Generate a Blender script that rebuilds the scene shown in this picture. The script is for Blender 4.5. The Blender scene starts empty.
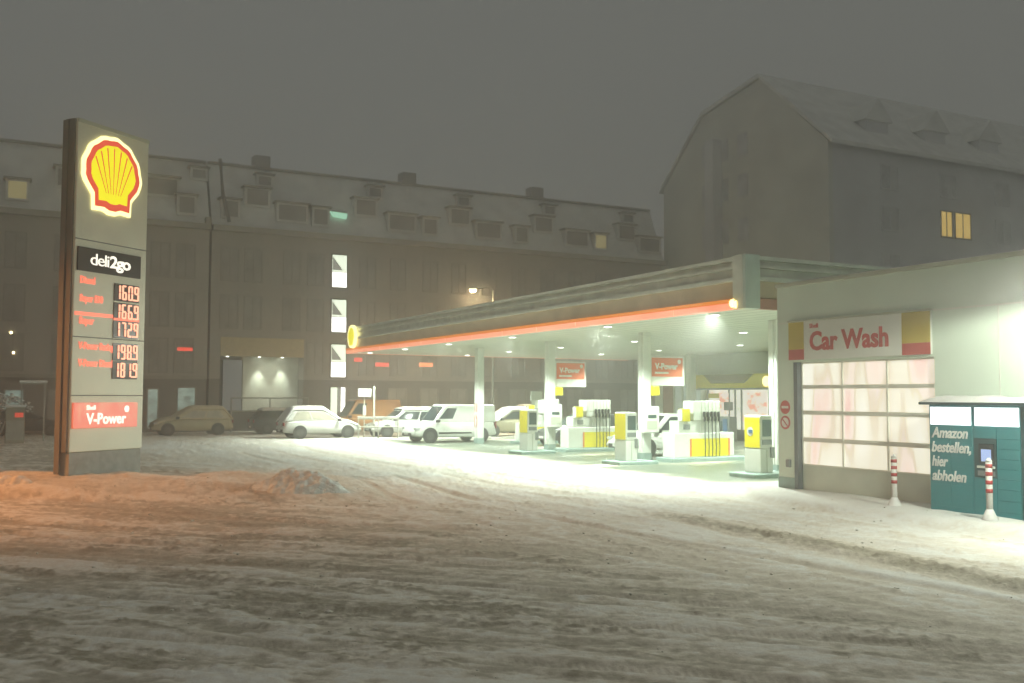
CANOPY_W, EDGE_W, FLOOD_W, SODIUM_W = 2150, 3300, 1900, 10500  # flood and sodium lamps are assumed ones, standing out of view
HAZE, HAZE_G, ROLL = .0082, .87, .2
SKY = (.145, .148, .135)
ADDED_ROAD_W = 3000  # power of the road lamp added behind the camera
import bpy, bmesh, math, random
import numpy as np
from mathutils import Vector, Matrix
random.seed(7); np.random.seed(7)
C = bpy.context.scene.collection
PHI = math.radians(27.74)
CU, SU = math.cos(PHI), math.sin(PHI)
def W(u, v, z=0.0):                      # site plan (u across the forecourt, v along the canopy) to world
    return (CU*u - SU*v, SU*u + CU*v, z)
ALONG_U = PHI                            # local x = +u, front faces -v
ALONG_WALL = PHI - math.pi/2             # local x = -v, front faces -u

# ------------------------------------------------------------------ materials
def nodes(m):
    m.use_nodes = True
    nt = m.node_tree
    return nt, nt.nodes, nt.links
def mat(name, col, rough=0.6, metal=0.0, var=0.12, scale=3.0, bump=0.0, bscale=40.0, emit=None, es=0.0, spec=0.5, coat=0.0):
    m = bpy.data.materials.new(name)
    nt, N, L = nodes(m)
    b = N['Principled BSDF']
    b.inputs['Roughness'].default_value = rough
    b.inputs['Metallic'].default_value = metal
    b.inputs['Specular IOR Level'].default_value = spec
    b.inputs['Coat Weight'].default_value = coat
    tc = N.new('ShaderNodeTexCoord')
    nz = N.new('ShaderNodeTexNoise'); nz.inputs['Scale'].default_value = scale; nz.inputs['Detail'].default_value = 6
    L.new(tc.outputs['Object'], nz.inputs['Vector'])
    r = N.new('ShaderNodeValToRGB')
    r.color_ramp.elements[0].position = 0.3; r.color_ramp.elements[1].position = 0.7
    r.color_ramp.elements[0].color = tuple(c*(1-var) for c in col) + (1,)
    r.color_ramp.elements[1].color = tuple(min(1, c*(1+var)) for c in col) + (1,)
    L.new(nz.outputs['Fac'], r.inputs['Fac'])
    L.new(r.outputs['Color'], b.inputs['Base Color'])
    rr = N.new('ShaderNodeMapRange'); rr.inputs['To Min'].default_value = max(0, rough-0.08); rr.inputs['To Max'].default_value = min(1, rough+0.08)
    L.new(nz.outputs['Fac'], rr.inputs['Value']); L.new(rr.outputs['Result'], b.inputs['Roughness'])
    if bump:
        n2 = N.new('ShaderNodeTexNoise'); n2.inputs['Scale'].default_value = bscale; n2.inputs['Detail'].default_value = 8
        L.new(tc.outputs['Object'], n2.inputs['Vector'])
        bp = N.new('ShaderNodeBump'); bp.inputs['Strength'].default_value = bump; bp.inputs['Distance'].default_value = 0.05
        L.new(n2.outputs['Fac'], bp.inputs['Height']); L.new(bp.outputs['Normal'], b.inputs['Normal'])
    if emit:
        b.inputs['Emission Color'].default_value = tuple(emit) + (1,)
        b.inputs['Emission Strength'].default_value = es
    return m
def glow(name, col, s):
    return mat(name, tuple(c*0.5 for c in col), 0.4, emit=col, es=s, var=0.03)
def glow_noise(name, stops, s, scale=(1, 1, 1), detail=2.0):     # lit translucent pane with soft shapes behind it
    m = bpy.data.materials.new(name)
    nt, N, L = nodes(m); b = N['Principled BSDF']
    b.inputs['Base Color'].default_value = (.5, .5, .48, 1); b.inputs['Roughness'].default_value = .25
    tc = N.new('ShaderNodeTexCoord'); mp = N.new('ShaderNodeMapping'); mp.inputs['Scale'].default_value = scale
    nz = N.new('ShaderNodeTexNoise'); nz.inputs['Scale'].default_value = 1.0; nz.inputs['Detail'].default_value = detail
    L.new(tc.outputs['Object'], mp.inputs['Vector']); L.new(mp.outputs['Vector'], nz.inputs['Vector'])
    r = N.new('ShaderNodeValToRGB'); el = r.color_ramp.elements
    while len(el) < len(stops): el.new(0.5)
    for e, (p, c) in zip(el, stops): e.position = p; e.color = tuple(c) + (1,)
    L.new(nz.outputs['Fac'], r.inputs['Fac']); L.new(r.outputs['Color'], b.inputs['Emission Color'])
    b.inputs['Emission Strength'].default_value = s
    return m

M = {}
M['totem'] = mat('totem_silver_paint', (.80, .80, .67), .5, .1, .07, 1.2, .04, 12)
M['totem_side'] = mat('totem_side_paint', (.15, .145, .13), .6, 0, .1)
M['plinth_grey'] = mat('dark_plinth', (.30, .31, .29), .7, 0, .2, 5, .2)
M['black_panel'] = mat('black_acrylic', (.035, .035, .037), .25)
M['shell_yellow'] = glow('lit_yellow', (1, .93, .015), .95)
M['shell_red'] = glow('lit_red', (.85, .085, .05), .85)
M['shell_white'] = glow('lit_white_edge', (1, .88, .40), 1.9)
M['led_red'] = glow('led_digits', (1, .47, .30), 1.4)
M['name_red'] = glow('lit_fuel_name', (1, .19, .11), 1.35)
M['vp_red'] = glow_noise('lit_red_panel', [(.25, (.9, .10, .03)), (.55, (.80, .055, .025)), (.8, (.95, .35, .2))], .95, (2.2, 1, 1.5))
M['white_letter'] = glow('lit_white_letters', (1, .96, .82), 1.3)
M['white_vinyl'] = mat('white_vinyl_letters', (.88, .89, .86), .5)
M['dim_letter'] = mat('white_lettering', (.8, .8, .76), .5)
M['soffit'] = None
M['white_metal'] = mat('white_painted_metal', (.86, .88, .82), .42, 0, .05, 2)
M['fascia'] = mat('canopy_fascia_red_lit', (.64, .52, .38), .45, 0, .15, 1.0)  # yellow fascia, browned in the colour for the red light on it
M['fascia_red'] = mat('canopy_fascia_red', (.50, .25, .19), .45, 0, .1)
M['ledge'] = mat('canopy_ledge_grey', (.80, .83, .74), .55, 0, .12, 2)
M['ledge_pale'] = mat('canopy_trim_pale', (.82, .86, .78), .5, 0, .1, 2)
M['corner'] = mat('canopy_corner_teal', (.66, .78, .72), .5, 0, .1, 2)
M['band'] = glow_noise('red_light_band', [(.3, (1, .20, .09)), (.7, (1, .32, .16))], 1.1, (.3, .3, .3))
M['band_top'] = glow('orange_light_edge', (.9, .30, .04), .62)
M['corner_glow'] = glow('corner_lamp', (1, .75, .25), 4)
M['lens'] = glow('lamp_lens', (.95, 1, .85), 9)
M['teal_base'] = mat('teal_grey_base', (.30, .40, .37), .6, 0, .15, 4, .1)
M['pump_white'] = mat('pump_white', (.84, .86, .79), .35, 0, .04, 3)
M['pump_yellow'] = mat('pump_yellow', (.92, .78, .015), .35, 0, .04, 3)
M['pump_orange'] = mat('pump_orange', (.75, .22, .05), .4)
M['rubber'] = mat('black_rubber', (.018, .02, .02), .55, 0, .2)
M['screen'] = mat('dark_screen', (.05, .09, .09), .15)
M['grey_slot'] = mat('grey_slot', (.22, .24, .24), .5)
M['sign_white'] = mat('sign_white', (.78, .79, .74), .4, 0, .03)
M['sign_red'] = mat('sign_orange_red', (.74, .16, .055), .4, 0, .05)
M['blue_logo'] = mat('blue_sticker', (.05, .16, .35), .4)
M['wash_wall'] = mat('wash_wall_panel', (.74, .85, .72), .55, 0, .06, .7, .03, 30)
M['wash_trim'] = mat('wash_trim', (.54, .56, .46), .5, 0, .08)
M['door_metal'] = mat('door_metal', (.84, .86, .76), .5, .1, .08, 2)
M['door_panel'] = mat('door_panel_solid', (.60, .66, .56), .55, 0, .1, 1.5)
M['door_frame'] = mat('door_frame_dark', (.14, .16, .17), .5)
M['wash_yellow'] = mat('wash_sign_ochre', (.52, .40, .07), .5, 0, .05)
M['wash_red'] = mat('wash_sign_red', (.50, .10, .09), .5, 0, .05)
M['wash_white'] = mat('wash_sign_white', (.80, .82, .74), .5, 0, .03)
M['wash_letter'] = mat('wash_letters_red', (.52, .085, .075), .5)
M['teal'] = mat('locker_teal', (.03, .20, .225), .42, 0, .06, 2)
M['teal_door'] = mat('locker_door_teal', (.034, .215, .24), .38, 0, .08, 1.2)
M['teal_dark'] = mat('locker_dark_edge', (.03, .07, .08), .5)
M['locker_light'] = glow_noise('locker_light_panel', [(.2, (.72, .95, 1)), (.8, (.95, 1, 1))], 1.4, (1, 1, 3))
M['locker_screen'] = glow('terminal_screen', (.35, .45, .75), .9)
M['bollard_red'] = mat('bollard_red', (.42, .05, .05), .5)
M['bollard_white'] = mat('bollard_white', (.76, .75, .70), .5, 0, .08)
M['snow_clean'] = mat('snow_cover', (.82, .82, .79), .75, 0, .04, 4, .5, 14)
M['snow_dirty'] = mat('snow_dirty', (.66, .63, .56), .8, 0, .3, 5, .9, 10)
M['snow_grey'] = mat('snow_heap_grey', (.62, .65, .62), .8, 0, .3, 6, 1.0, 9)
M['shop_wall'] = mat('shop_wall', (.62, .65, .55), .55, 0, .05, 1)
M['shop_brown'] = mat('shop_brown_panel', (.22, .11, .07), .5)
M['shop_yellow'] = mat('shop_fascia_yellow', (.80, .68, .03), .4, 0, .04)
M['shop_olive'] = mat('shop_fascia_olive', (.17, .13, .04), .5)
M['shop_glass'] = glow_noise('lit_shop_glass', [(.25, (.55, .62, .48)), (.45, (1, 1, .86)), (.6, (1, .93, .80)), (.68, (1, .50, .36)), (.75, (.3, .36, .3))], .72, (1.1, 1.1, 1.5), 4)
M['shop_dim'] = glow_noise('dim_shop_glass', [(.3, (.10, .14, .13)), (.7, (.26, .34, .32))], .8, (.8, .8, .8))
M['poster'] = glow_noise('lit_poster', [(.3, (1, .95, .85)), (.5, (1, .85, .75)), (.6, (1, .25, .14))], .75, (1.4, 1.4, 2.0))
M['car_white'] = mat('car_white_paint', (.84, .85, .80), .3, 0, .03, 2, coat=.4)
M['car_dark'] = mat('car_dark_paint', (.04, .045, .05), .3, 0, .1, 2, coat=.4)
M['car_brown_and_lamplit'] = mat('brown_paint_and_lamplight', (.50, .25, .09), .4, 0, .1, 2, coat=.3)  # brown paint; on the snowy van it stands in for orange lamplight
M['car_cream'] = mat('car_cream_paint', (.42, .37, .24), .4, 0, .1, 2, coat=.3)
M['frost'] = mat('snow_caked_glass', (.50, .47, .38), .8, 0, .2, 3, .4, 9)
M['glass'] = mat('car_glass', (.03, .045, .05), .08, 0, .1, 2)
M['trim_black'] = mat('black_trim', (.03, .03, .032), .5)
M['rim'] = mat('steel_rim', (.10, .10, .10), .45, .3)
M['head_lamp'] = mat('headlamp_glass', (.55, .57, .57), .12)
M['head_lit'] = glow('lit_headlamp', (1, .8, .45), 5)
M['tail_lamp'] = mat('tail_lamp_red', (.35, .02, .02), .25)
M['facade'] = mat('facade_render', (.46, .43, .39), .85, 0, .10, .35, .1, 8)
M['facade_dark'] = mat('facade_plaster_dark', (.43, .40, .36), .85, 0, .10, .35, .1, 8)
M['facade_base'] = mat('facade_base', (.25, .23, .21), .8, 0, .2, .5)
M['cornice'] = mat('cornice_stone', (.40, .38, .33), .8, 0, .1, 1)
M['dormer'] = mat('dormer_cladding', (.76, .75, .71), .8, 0, .1, .6)
M['roof'] = mat('slate_roof_with_snow', (.86, .86, .82), .8, 0, .12, .8, .3, 5)
M['win_frame'] = mat('window_frame', (.36, .34, .30), .6)
M['win_glass'] = mat('window_glass', (.38, .36, .33), .3, 0, .2, .7)  # glass kept near the wall tone, haze put into its colour
M['win_hazed'] = mat('hazed_window_glass', (.68, .68, .68), .4, 0, .2, .7)  # far glass paled towards the wall, haze put into its colour
M['snow_lamp_tint'] = mat('snow_cover_lamp_tint', (.60, .52, .36), .8, 0, .12, 3, .4, 9)  # yellowish house lamp light put into the snow colour
M['win_teal'] = glow_noise('lit_teal_window', [(.3, (.03, .07, .065)), (.65, (.28, .42, .36))], .8, (1.5, 1.5, 2.5))
M['win_warm'] = glow('lit_warm_window', (.75, .52, .14), .85)
M['win_dimwarm'] = glow('dim_warm_window', (.35, .30, .14), .7)
M['win_sky'] = glow('lit_skylight', (.45, .85, .6), .9)
M['stair_white'] = glow('lit_stair_panel', (1, 1, .93), 3.2)
M['stair_upper'] = glow('lit_stair_wall', (.85, .95, .75), 1.5)
M['stair_grey'] = glow('stair_underside', (.40, .42, .36), .5)
M['red_reflect'] = glow('red_window_reflection', (1, .10, .06), 1.1)  # red canopy band reflection, painted as a glowing strip
M['orange_reflect'] = glow('orange_window_reflection', (1, .30, .10), 1.5)  # same painted reflection in orange
M['beam'] = mat('passage_beam_beige', (.62, .52, .33), .7, 0, .08)
M['passage_white'] = mat('passage_white_wall', (.72, .74, .66), .7, 0, .06)
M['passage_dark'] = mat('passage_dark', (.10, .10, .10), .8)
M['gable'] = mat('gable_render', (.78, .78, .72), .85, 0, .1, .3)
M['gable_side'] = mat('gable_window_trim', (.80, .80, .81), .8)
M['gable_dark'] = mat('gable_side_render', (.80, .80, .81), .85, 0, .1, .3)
M['pole'] = mat('galvanised_pole', (.30, .31, .29), .5, .4)
M['street_lens'] = glow('street_lamp_lens', (1, .80, .42), 14)
M['sodium_lens'] = glow('sodium_lamp_lens', (1, .40, .08), 10)
M['rail_white'] = mat('white_railing', (.72, .71, .62), .5)
M['rail_grey'] = mat('grey_railing', (.38, .39, .35), .5)
M['cabinet'] = mat('street_cabinet_grey', (.30, .30, .24), .6, 0, .1)
M['sticker_red'] = glow('glowing_red_sticker', (.9, .10, .06), .6)  # red sticker with a glow added to its colour
M['twig'] = mat('snowy_twig', (.35, .34, .31), .8)

# ------------------------------------------------------------------ building helpers
class MB:
    def __init__(s): s.v = []; s.f = []
    def add(s, v, f):
        o = len(s.v); s.v += [tuple(p) for p in v]; s.f += [tuple(i+o for i in q) for q in f]; return s
    def box(s, x0, x1, y0, y1, z0, z1):
        return s.add([(x0,y0,z0),(x1,y0,z0),(x1,y1,z0),(x0,y1,z0),(x0,y0,z1),(x1,y0,z1),(x1,y1,z1),(x0,y1,z1)],
                     [(0,3,2,1),(4,5,6,7),(0,1,5,4),(1,2,6,5),(2,3,7,6),(3,0,4,7)])
    def prism(s, pts, y0, y1):               # outline in x,z pushed through y
        n = len(pts)
        return s.add([(x,y0,z) for x,z in pts] + [(x,y1,z) for x,z in pts],
                     [tuple(range(n)), tuple(range(2*n-1, n-1, -1))] + [(i,(i+1)%n,(i+1)%n+n,i+n) for i in range(n)])
    def prism_x(s, pts, x0, x1):             # outline in y,z pushed through x
        n = len(pts)
        return s.add([(x0,y,z) for y,z in pts] + [(x1,y,z) for y,z in pts],
                     [tuple(range(n)), tuple(range(2*n-1, n-1, -1))] + [(i,(i+1)%n,(i+1)%n+n,i+n) for i in range(n)])
    def tube(s, path, r, n=8, r2=None):
        path = [Vector(p) for p in path]; k = len(path); rings = []
        for i, p in enumerate(path):
            d = (path[min(i+1,k-1)] - path[max(i-1,0)]).normalized()
            a = d.orthogonal().normalized() if abs(d.z) < .99 else Vector((1,0,0)); a = (a - d*a.dot(d)).normalized(); b = d.cross(a)
            rr = r if r2 is None else r + (r2-r)*i/(k-1)
            rings.append([p + a*(rr*math.cos(t*2*math.pi/n)) + b*(rr*math.sin(t*2*math.pi/n)) for t in range(n)])
        V = [q for R in rings for q in R]
        F = [(i*n+j, i*n+(j+1)%n, (i+1)*n+(j+1)%n, (i+1)*n+j) for i in range(k-1) for j in range(n)]
        F += [tuple(range(n-1,-1,-1)), tuple(range((k-1)*n, k*n))]
        return s.add(V, F)
    def disc_y(s, cx, cz, y0, y1, r, n=20, rz=None):
        rz = rz or r
        return s.prism([(cx+r*math.cos(i*2*math.pi/n), cz+rz*math.sin(i*2*math.pi/n)) for i in range(n)], y0, y1)
    def build(s, name, m, parent=None, bevel=0.0, smooth=False, seg=2):
        bm = bmesh.new(); vs = [bm.verts.new(p) for p in s.v]
        for q in s.f:
            try: bm.faces.new([vs[i] for i in q])
            except ValueError: pass
        bmesh.ops.recalc_face_normals(bm, faces=bm.faces)
        if bevel:
            bmesh.ops.bevel(bm, geom=[e for e in bm.edges if len(e.link_faces)==2 and e.calc_face_angle(0) > .5], offset=bevel, segments=seg, affect='EDGES', profile=.6)
        me = bpy.data.meshes.new(name); bm.to_mesh(me); bm.free()
        if smooth:
            for p in me.polygons: p.use_smooth = True
        return link(name, me, m, parent)
def link(name, me, m, parent=None):
    me.materials.append(m)
    o = bpy.data.objects.new(name, me); C.objects.link(o)
    if parent is not None: o.parent = parent
    return o
def tag(o, label=None, cat=None, group=None, kind=None):
    if label: o['label'] = label
    if cat: o['category'] = cat
    if group: o['group'] = group
    if kind: o['kind'] = kind
    return o
def thing(name, label, cat, loc=(0,0,0), rz=0.0, group=None):
    o = bpy.data.objects.new(name, None); C.objects.link(o)
    o.location = loc; o.rotation_euler = (0,0,rz); o.empty_display_size = .3
    return tag(o, label, cat, group)
def place(o, loc, rz=0.0):
    o.location = loc; o.rotation_euler = (0,0,rz); return o
def copy_tree(o, parent=None):
    c = o.copy(); C.objects.link(c)
    if parent is not None: c.parent = parent
    for ch in list(o.children): copy_tree(ch, c)
    return c
def text(name, body, width, height, m, parent, x, y, z, bold=0.0, shear=0.0, depth=.012, spacing=1.0):
    """lettering facing local -y; x,z = lower left of the line, scaled to width (m) and height (m, None = natural)"""
    cu = bpy.data.curves.new(name, 'FONT'); cu.body = body; cu.size = 1.0; cu.offset = bold; cu.shear = shear; cu.extrude = .5
    cu.space_character = spacing; cu.resolution_u = 3
    t = bpy.data.objects.new(name, cu); C.objects.link(t)
    dg = bpy.context.evaluated_depsgraph_get(); dg.update()
    me = bpy.data.meshes.new_from_object(t.evaluated_get(dg))
    bpy.data.objects.remove(t); bpy.data.curves.remove(cu)
    n = len(me.vertices); co = np.empty(n*3, 'f4'); me.vertices.foreach_get('co', co); co = co.reshape(-1,3)
    x0, x1 = co[:,0].min(), co[:,0].max(); sx = width/(x1-x0)
    sz = sx if height is None else height/ .72
    out = np.stack([x + (co[:,0]-x0)*sx, y - depth*.5 - co[:,2]*depth, z + co[:,1]*sz], 1).astype('f4')
    me.vertices.foreach_set('co', out.ravel()); me.materials.clear(); me.update()
    return link(name, me, m, parent)
SEG = {'0':'abcdef','1':'bc','2':'abged','3':'abgcd','4':'fgbc','5':'afgcd','6':'afgedc','7':'abc','8':'abcdefg','9':'abcdfg'}
def digits(body, w, h, m, parent, x, y, z):
    b = MB(); n = len(body.replace('.','')); p = w/n; dw = p*.74; t = h*.115; cx = x
    for ch in body:
        if ch == '.':
            b.box(cx-(p-dw)*.72, cx-(p-dw)*.72+t, y-.02, y, z, z+t); continue
        S = SEG[ch]
        R = {'a':(t*.6,dw-t*.6,h-t,h),'d':(t*.6,dw-t*.6,0,t),'g':(t*.6,dw-t*.6,h/2-t/2,h/2+t/2),
             'f':(0,t,h/2+t*.2,h-t*.4),'e':(0,t,t*.4,h/2-t*.2),'b':(dw-t,dw,h/2+t*.2,h-t*.4),'c':(dw-t,dw,t*.4,h/2-t*.2)}
        for s_ in S:
            a0,a1,c0,c1 = R[s_]; dy = .001*'abcdefg'.index(s_)
            b.box(cx+a0, cx+a1, y-.02-dy, y, z+c0, z+c1)
        cx += p
    return b.build('price_digits', m, parent)

# ------------------------------------------------------------------ noise
_rt = np.random.RandomState(3).rand(256,256)
def vn(x, y, sd=0):
    x = np.asarray(x, float) + sd*17.3; y = np.asarray(y, float) + sd*9.7
    xi = np.floor(x).astype(int); yi = np.floor(y).astype(int); fx = x-xi; fy = y-yi
    fx = fx*fx*(3-2*fx); fy = fy*fy*(3-2*fy)
    g = lambda a,b: _rt[a & 255, b & 255]
    return (g(xi,yi)*(1-fx)+g(xi+1,yi)*fx)*(1-fy) + (g(xi,yi+1)*(1-fx)+g(xi+1,yi+1)*fx)*fy
def fbm(x, y, o=4, sd=0):
    t = 0; a = .5
    for i in range(o): t = t + a*vn(x*2**i, y*2**i, sd+i); a *= .5
    return t
def sst(a, b, x):
    t = np.clip((x-a)/(b-a), 0, 1); return t*t*(3-2*t)

# ------------------------------------------------------------------ ground
EX, EY = math.cos(math.radians(-19)), math.sin(math.radians(-19))     # run of the street ruts
def plan(x, y): return CU*x + SU*y, -SU*x + CU*y
def mound(x, y):
    d = (y - (23.2 - .05*(x+8)))
    along = sst(-30, -22, x) * (1 - sst(-5.2, -2.6, x))
    across = sst(-2.1, -.5, d) * (1 - sst(2.2, 4.2, d))
    return along*across*(.30 + .22*(fbm(x/1.3, y/.9, 4, 5)-.5))
def bank(x, y):
    u, v = plan(x, y)
    edge = 14.75 + .25*(vn(v/1.5, 0*v, 3)-.5) + sst(16.5, 19.8, v)*1.9
    return sst(0, .38, u-edge) * (1 - sst(19.2, 20.0, v)) * (1 - sst(16.7, 17.2, u)*0)
def height_and_dirt(x, y):
    u, v = plan(x, y)
    wob = 1.1*(fbm(x/5, y/5, 3, 11)-.5)
    s = x*EX + y*EY; q = -x*EY + y*EX + wob
    s2 = -v; q2 = u + .9*(fbm(x/6, y/6, 3, 12)-.5)
    wl = sst(5.5, 11.5, u + .12*(v-10))
    def ruts(s, q, k):
        a = vn(s/4.2, q/.60, k); b = fbm(s/1.1, q/.26, 4, k+1); c = fbm(s/.5, q/.085, 3, k+5)
        r = 1-np.abs(2*fbm(s/1.6, q/.34, 4, k+9)-1)
        return (a-.5)*.05 + (b-.5)*.065 + (c-.5)*.03 + (r-.7)*.045, a*.30+b*.45+c*.25
    h1, t1 = ruts(s, q, 20); h2, t2 = ruts(s2, q2, 30)
    lump = .6*(fbm(x/.30, y/.22, 4, 41)-.5) + .7*(fbm(x/.11, y/.08, 3, 46)-.5)
    brk = sst(.42, .62, fbm(x/1.8, y/1.1, 3, 44))
    h = h1*(1-wl)*.75 + h2*wl*.5 + lump*(.05 - .015*wl)*(.35+.65*brk) + .04*(fbm(x/7, y/7, 2, 50)-.5)
    t = t1*(1-wl) + t2*wl
    dirt = sst(.60, .40, t + .35*(lump) ) if False else 1 - sst(.36, .60, t + .5*lump)
    dirt = dirt*(.60 - .34*wl) + .22*(1-wl)
    cl = sst(.50, .64, fbm(s/1.3, q/.33, 5, 90)*(1-wl) + fbm(s2/1.6, q2/.38, 5, 95)*wl) * (1-sst(30, 40, np.hypot(x, y)))
    fine = fbm(x/.09, y/.07, 3, 97)
    h = h + cl*(.012 + .04*(fine-.35)); dirt = dirt + cl*(.08 + .50*sst(.35, .65, fine))*(1-.35*wl)
    # tyre tracks: pressed grooves with tread, running along the street and into the forecourt
    for q0, lot, ph in ((7.6,0,1),(9.15,0,1),(10.9,0,2),(12.4,0,2),(14.6,0,3),(16.1,0,3),(8.6,1,4),(10.1,1,4),(12.3,1,5),(13.8,1,5),(6.2,1,6),(4.7,1,6)):
        ss, qq, ww = (s2, u, wl) if lot else (s, -x*EX*0 - x*EY + y*EX, 1-wl)
        c0 = q0 + .55*np.sin(ss/7.5 + ph*1.7) + .25*np.sin(ss/3.1 + ph)
        g = np.exp(-((qq-c0)/.12)**4)*ww*sst(.30, .45, vn(ss/3.5, ph+0*ss, 77)); e = np.exp(-((np.abs(qq-c0)-.2)/.07)**2)*ww*.7
        tread = .5+.5*np.sin(ss*2*math.pi/.075 + np.abs(qq-c0)*40)
        h = h*(1-.75*g) - g*(.028+.008*tread) + e*.018*(.5+lump); dirt = dirt*(1-.6*g) + g*.42
    # wheel slush ridge across the right foreground
    rq = (u - (11.2 + .06*(v-10)));
    rid = np.exp(-(rq/.35)**2)*sst(16, 12, v) if False else np.exp(-(rq/.35)**2)*(1-sst(13, 17, v))
    h = h + rid*(.05+.16*lump); dirt = np.clip(dirt + rid*1.1*(.3+fbm(x/.3,y/.2,4,60)), 0, 1)
    # forecourt under the canopy: thin wet slush on concrete
    fc = sst(15.9, 18.2, u + 2.2*(fbm(x/2.5,y/2.5,3,70)-.5)) * sst(19.5, 21.5, v) * (1-sst(48, 50, v))
    h = h*(1-.85*fc)
    wet = fc*sst(.20, .46, fbm(u/2.6+5, v/.9, 5, 72))
    dirt = dirt*(1-fc) + fc*(.55 + .45*wet)
    m = mound(x, y); b = bank(x, y)
    h = h*(1-.9*b) + m + b*(.13 + .05*(fbm(x/.5, y/.5, 3, 80)-.5))
    dirt = dirt*(1-.92*b)
    dirt = dirt*(1-np.clip(m*2.2,0,1)) + np.clip(m*2.2,0,1)*(.25+.5*fbm(x/.8,y/.5,3,82))
    far = sst(48, 62, np.hypot(x, y))
    return h, np.clip(dirt,0,1), wet
def build_ground():
    dense = np.radians(np.arange(-38, 38.01, .085)); coarse = np.radians(np.concatenate([np.arange(40, 180.1, 4), np.arange(-176, -39, 4)]))
    ang = np.concatenate([dense, coarse]); 
    r = [1.2]
    while r[-1] < 150:
        d = r[-1]; r.append(d + max(.03, min(d*d/(2.25*996)*.85, d*.03)) if d > 3.5 else d + .25)
    r = np.array(r); A, R = np.meshgrid(ang, r)
    X = R*np.sin(A); Y = R*np.cos(A)
    H, D, Wt = height_and_dirt(X, Y)
    H = H*(1-sst(70, 110, R))
    nr, na = X.shape
    V = np.stack([X, Y, H], -1).reshape(-1,3)
    V = np.vstack([V, [[0,0,0]]]).astype('f4')
    i, j = np.meshgrid(np.arange(nr-1), np.arange(na), indexing='ij'); j2 = (j+1) % na
    Q = np.stack([i*na+j, i*na+j2, (i+1)*na+j2, (i+1)*na+j], -1).reshape(-1,4)[:, ::-1]
    c = nr*na; jj = np.arange(na); T = np.stack([np.full(na, c), jj, (jj+1) % na], -1)[:, ::-1]
    me = bpy.data.meshes.new('ground')
    me.vertices.add(len(V)); me.vertices.foreach_set('co', V.ravel())
    loops = np.concatenate([Q.ravel(), T.ravel()]).astype('i4'); me.loops.add(len(loops)); me.loops.foreach_set('vertex_index', loops)
    st = np.concatenate([np.arange(len(Q))*4, len(Q)*4 + np.arange(len(T))*3]).astype('i4')
    me.polygons.add(len(st)); me.polygons.foreach_set('loop_start', st)
    me.polygons.foreach_set('use_smooth', np.ones(len(st), bool)); me.update(calc_edges=True); me.validate()
    for nm, arr in (('dirt', D), ('wet', Wt)):
        at = me.attributes.new(nm, 'FLOAT', 'POINT'); at.data.foreach_set('value', np.append(arr.ravel(), arr.ravel()[0]).astype('f4'))
    m = bpy.data.materials.new('trampled_snow_and_slush'); nt, N, L = nodes(m); b = N['Principled BSDF']
    ad = N.new('ShaderNodeAttribute'); ad.attribute_name = 'dirt'; aw = N.new('ShaderNodeAttribute'); aw.attribute_name = 'wet'
    tc = N.new('ShaderNodeTexCoord'); nz = N.new('ShaderNodeTexNoise'); nz.inputs['Scale'].default_value = 7; nz.inputs['Detail'].default_value = 9; nz.inputs['Roughness'].default_value = .65
    L.new(tc.outputs['Object'], nz.inputs['Vector'])
    ma = N.new('ShaderNodeMath'); ma.operation = 'MULTIPLY_ADD'; ma.inputs[1].default_value = .9; ma.inputs[2].default_value = -.45
    L.new(nz.outputs['Fac'], ma.inputs[0])
    md = N.new('ShaderNodeMath'); md.operation = 'ADD'; md.use_clamp = True; L.new(ad.outputs['Fac'], md.inputs[0]); L.new(ma.outputs[0], md.inputs[1])
    cr = N.new('ShaderNodeValToRGB'); el = cr.color_ramp.elements
    el[0].position = 0; el[0].color = (.82, .82, .78, 1); el[1].position = 1; el[1].color = (.34, .30, .225, 1)
    e = el.new(.42); e.color = (.68, .625, .53, 1)
    L.new(md.outputs[0], cr.inputs['Fac'])
    mw = N.new('ShaderNodeMix'); mw.data_type = 'RGBA'; mw.inputs[7].default_value = (.13, .155, .12, 1)
    L.new(aw.outputs['Fac'], mw.inputs[0]); L.new(cr.outputs['Color'], mw.inputs[6]); L.new(mw.outputs[2], b.inputs['Base Color'])
    rg = N.new('ShaderNodeMapRange'); rg.inputs['To Min'].default_value = .78; rg.inputs['To Max'].default_value = .3
    L.new(aw.outputs['Fac'], rg.inputs['Value']); L.new(rg.outputs['Result'], b.inputs['Roughness'])
    bp = N.new('ShaderNodeBump'); bp.inputs['Strength'].default_value = .6; bp.inputs['Distance'].default_value = .04
    n3 = N.new('ShaderNodeTexNoise'); n3.inputs['Scale'].default_value = 22; n3.inputs['Detail'].default_value = 10; n3.inputs['Roughness'].default_value = .7
    L.new(tc.outputs['Object'], n3.inputs['Vector']); L.new(n3.outputs['Fac'], bp.inputs['Height']); L.new(bp.outputs['Normal'], b.inputs['Normal'])
    tag(link('ground', me, m), kind='structure')
build_ground()
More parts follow.
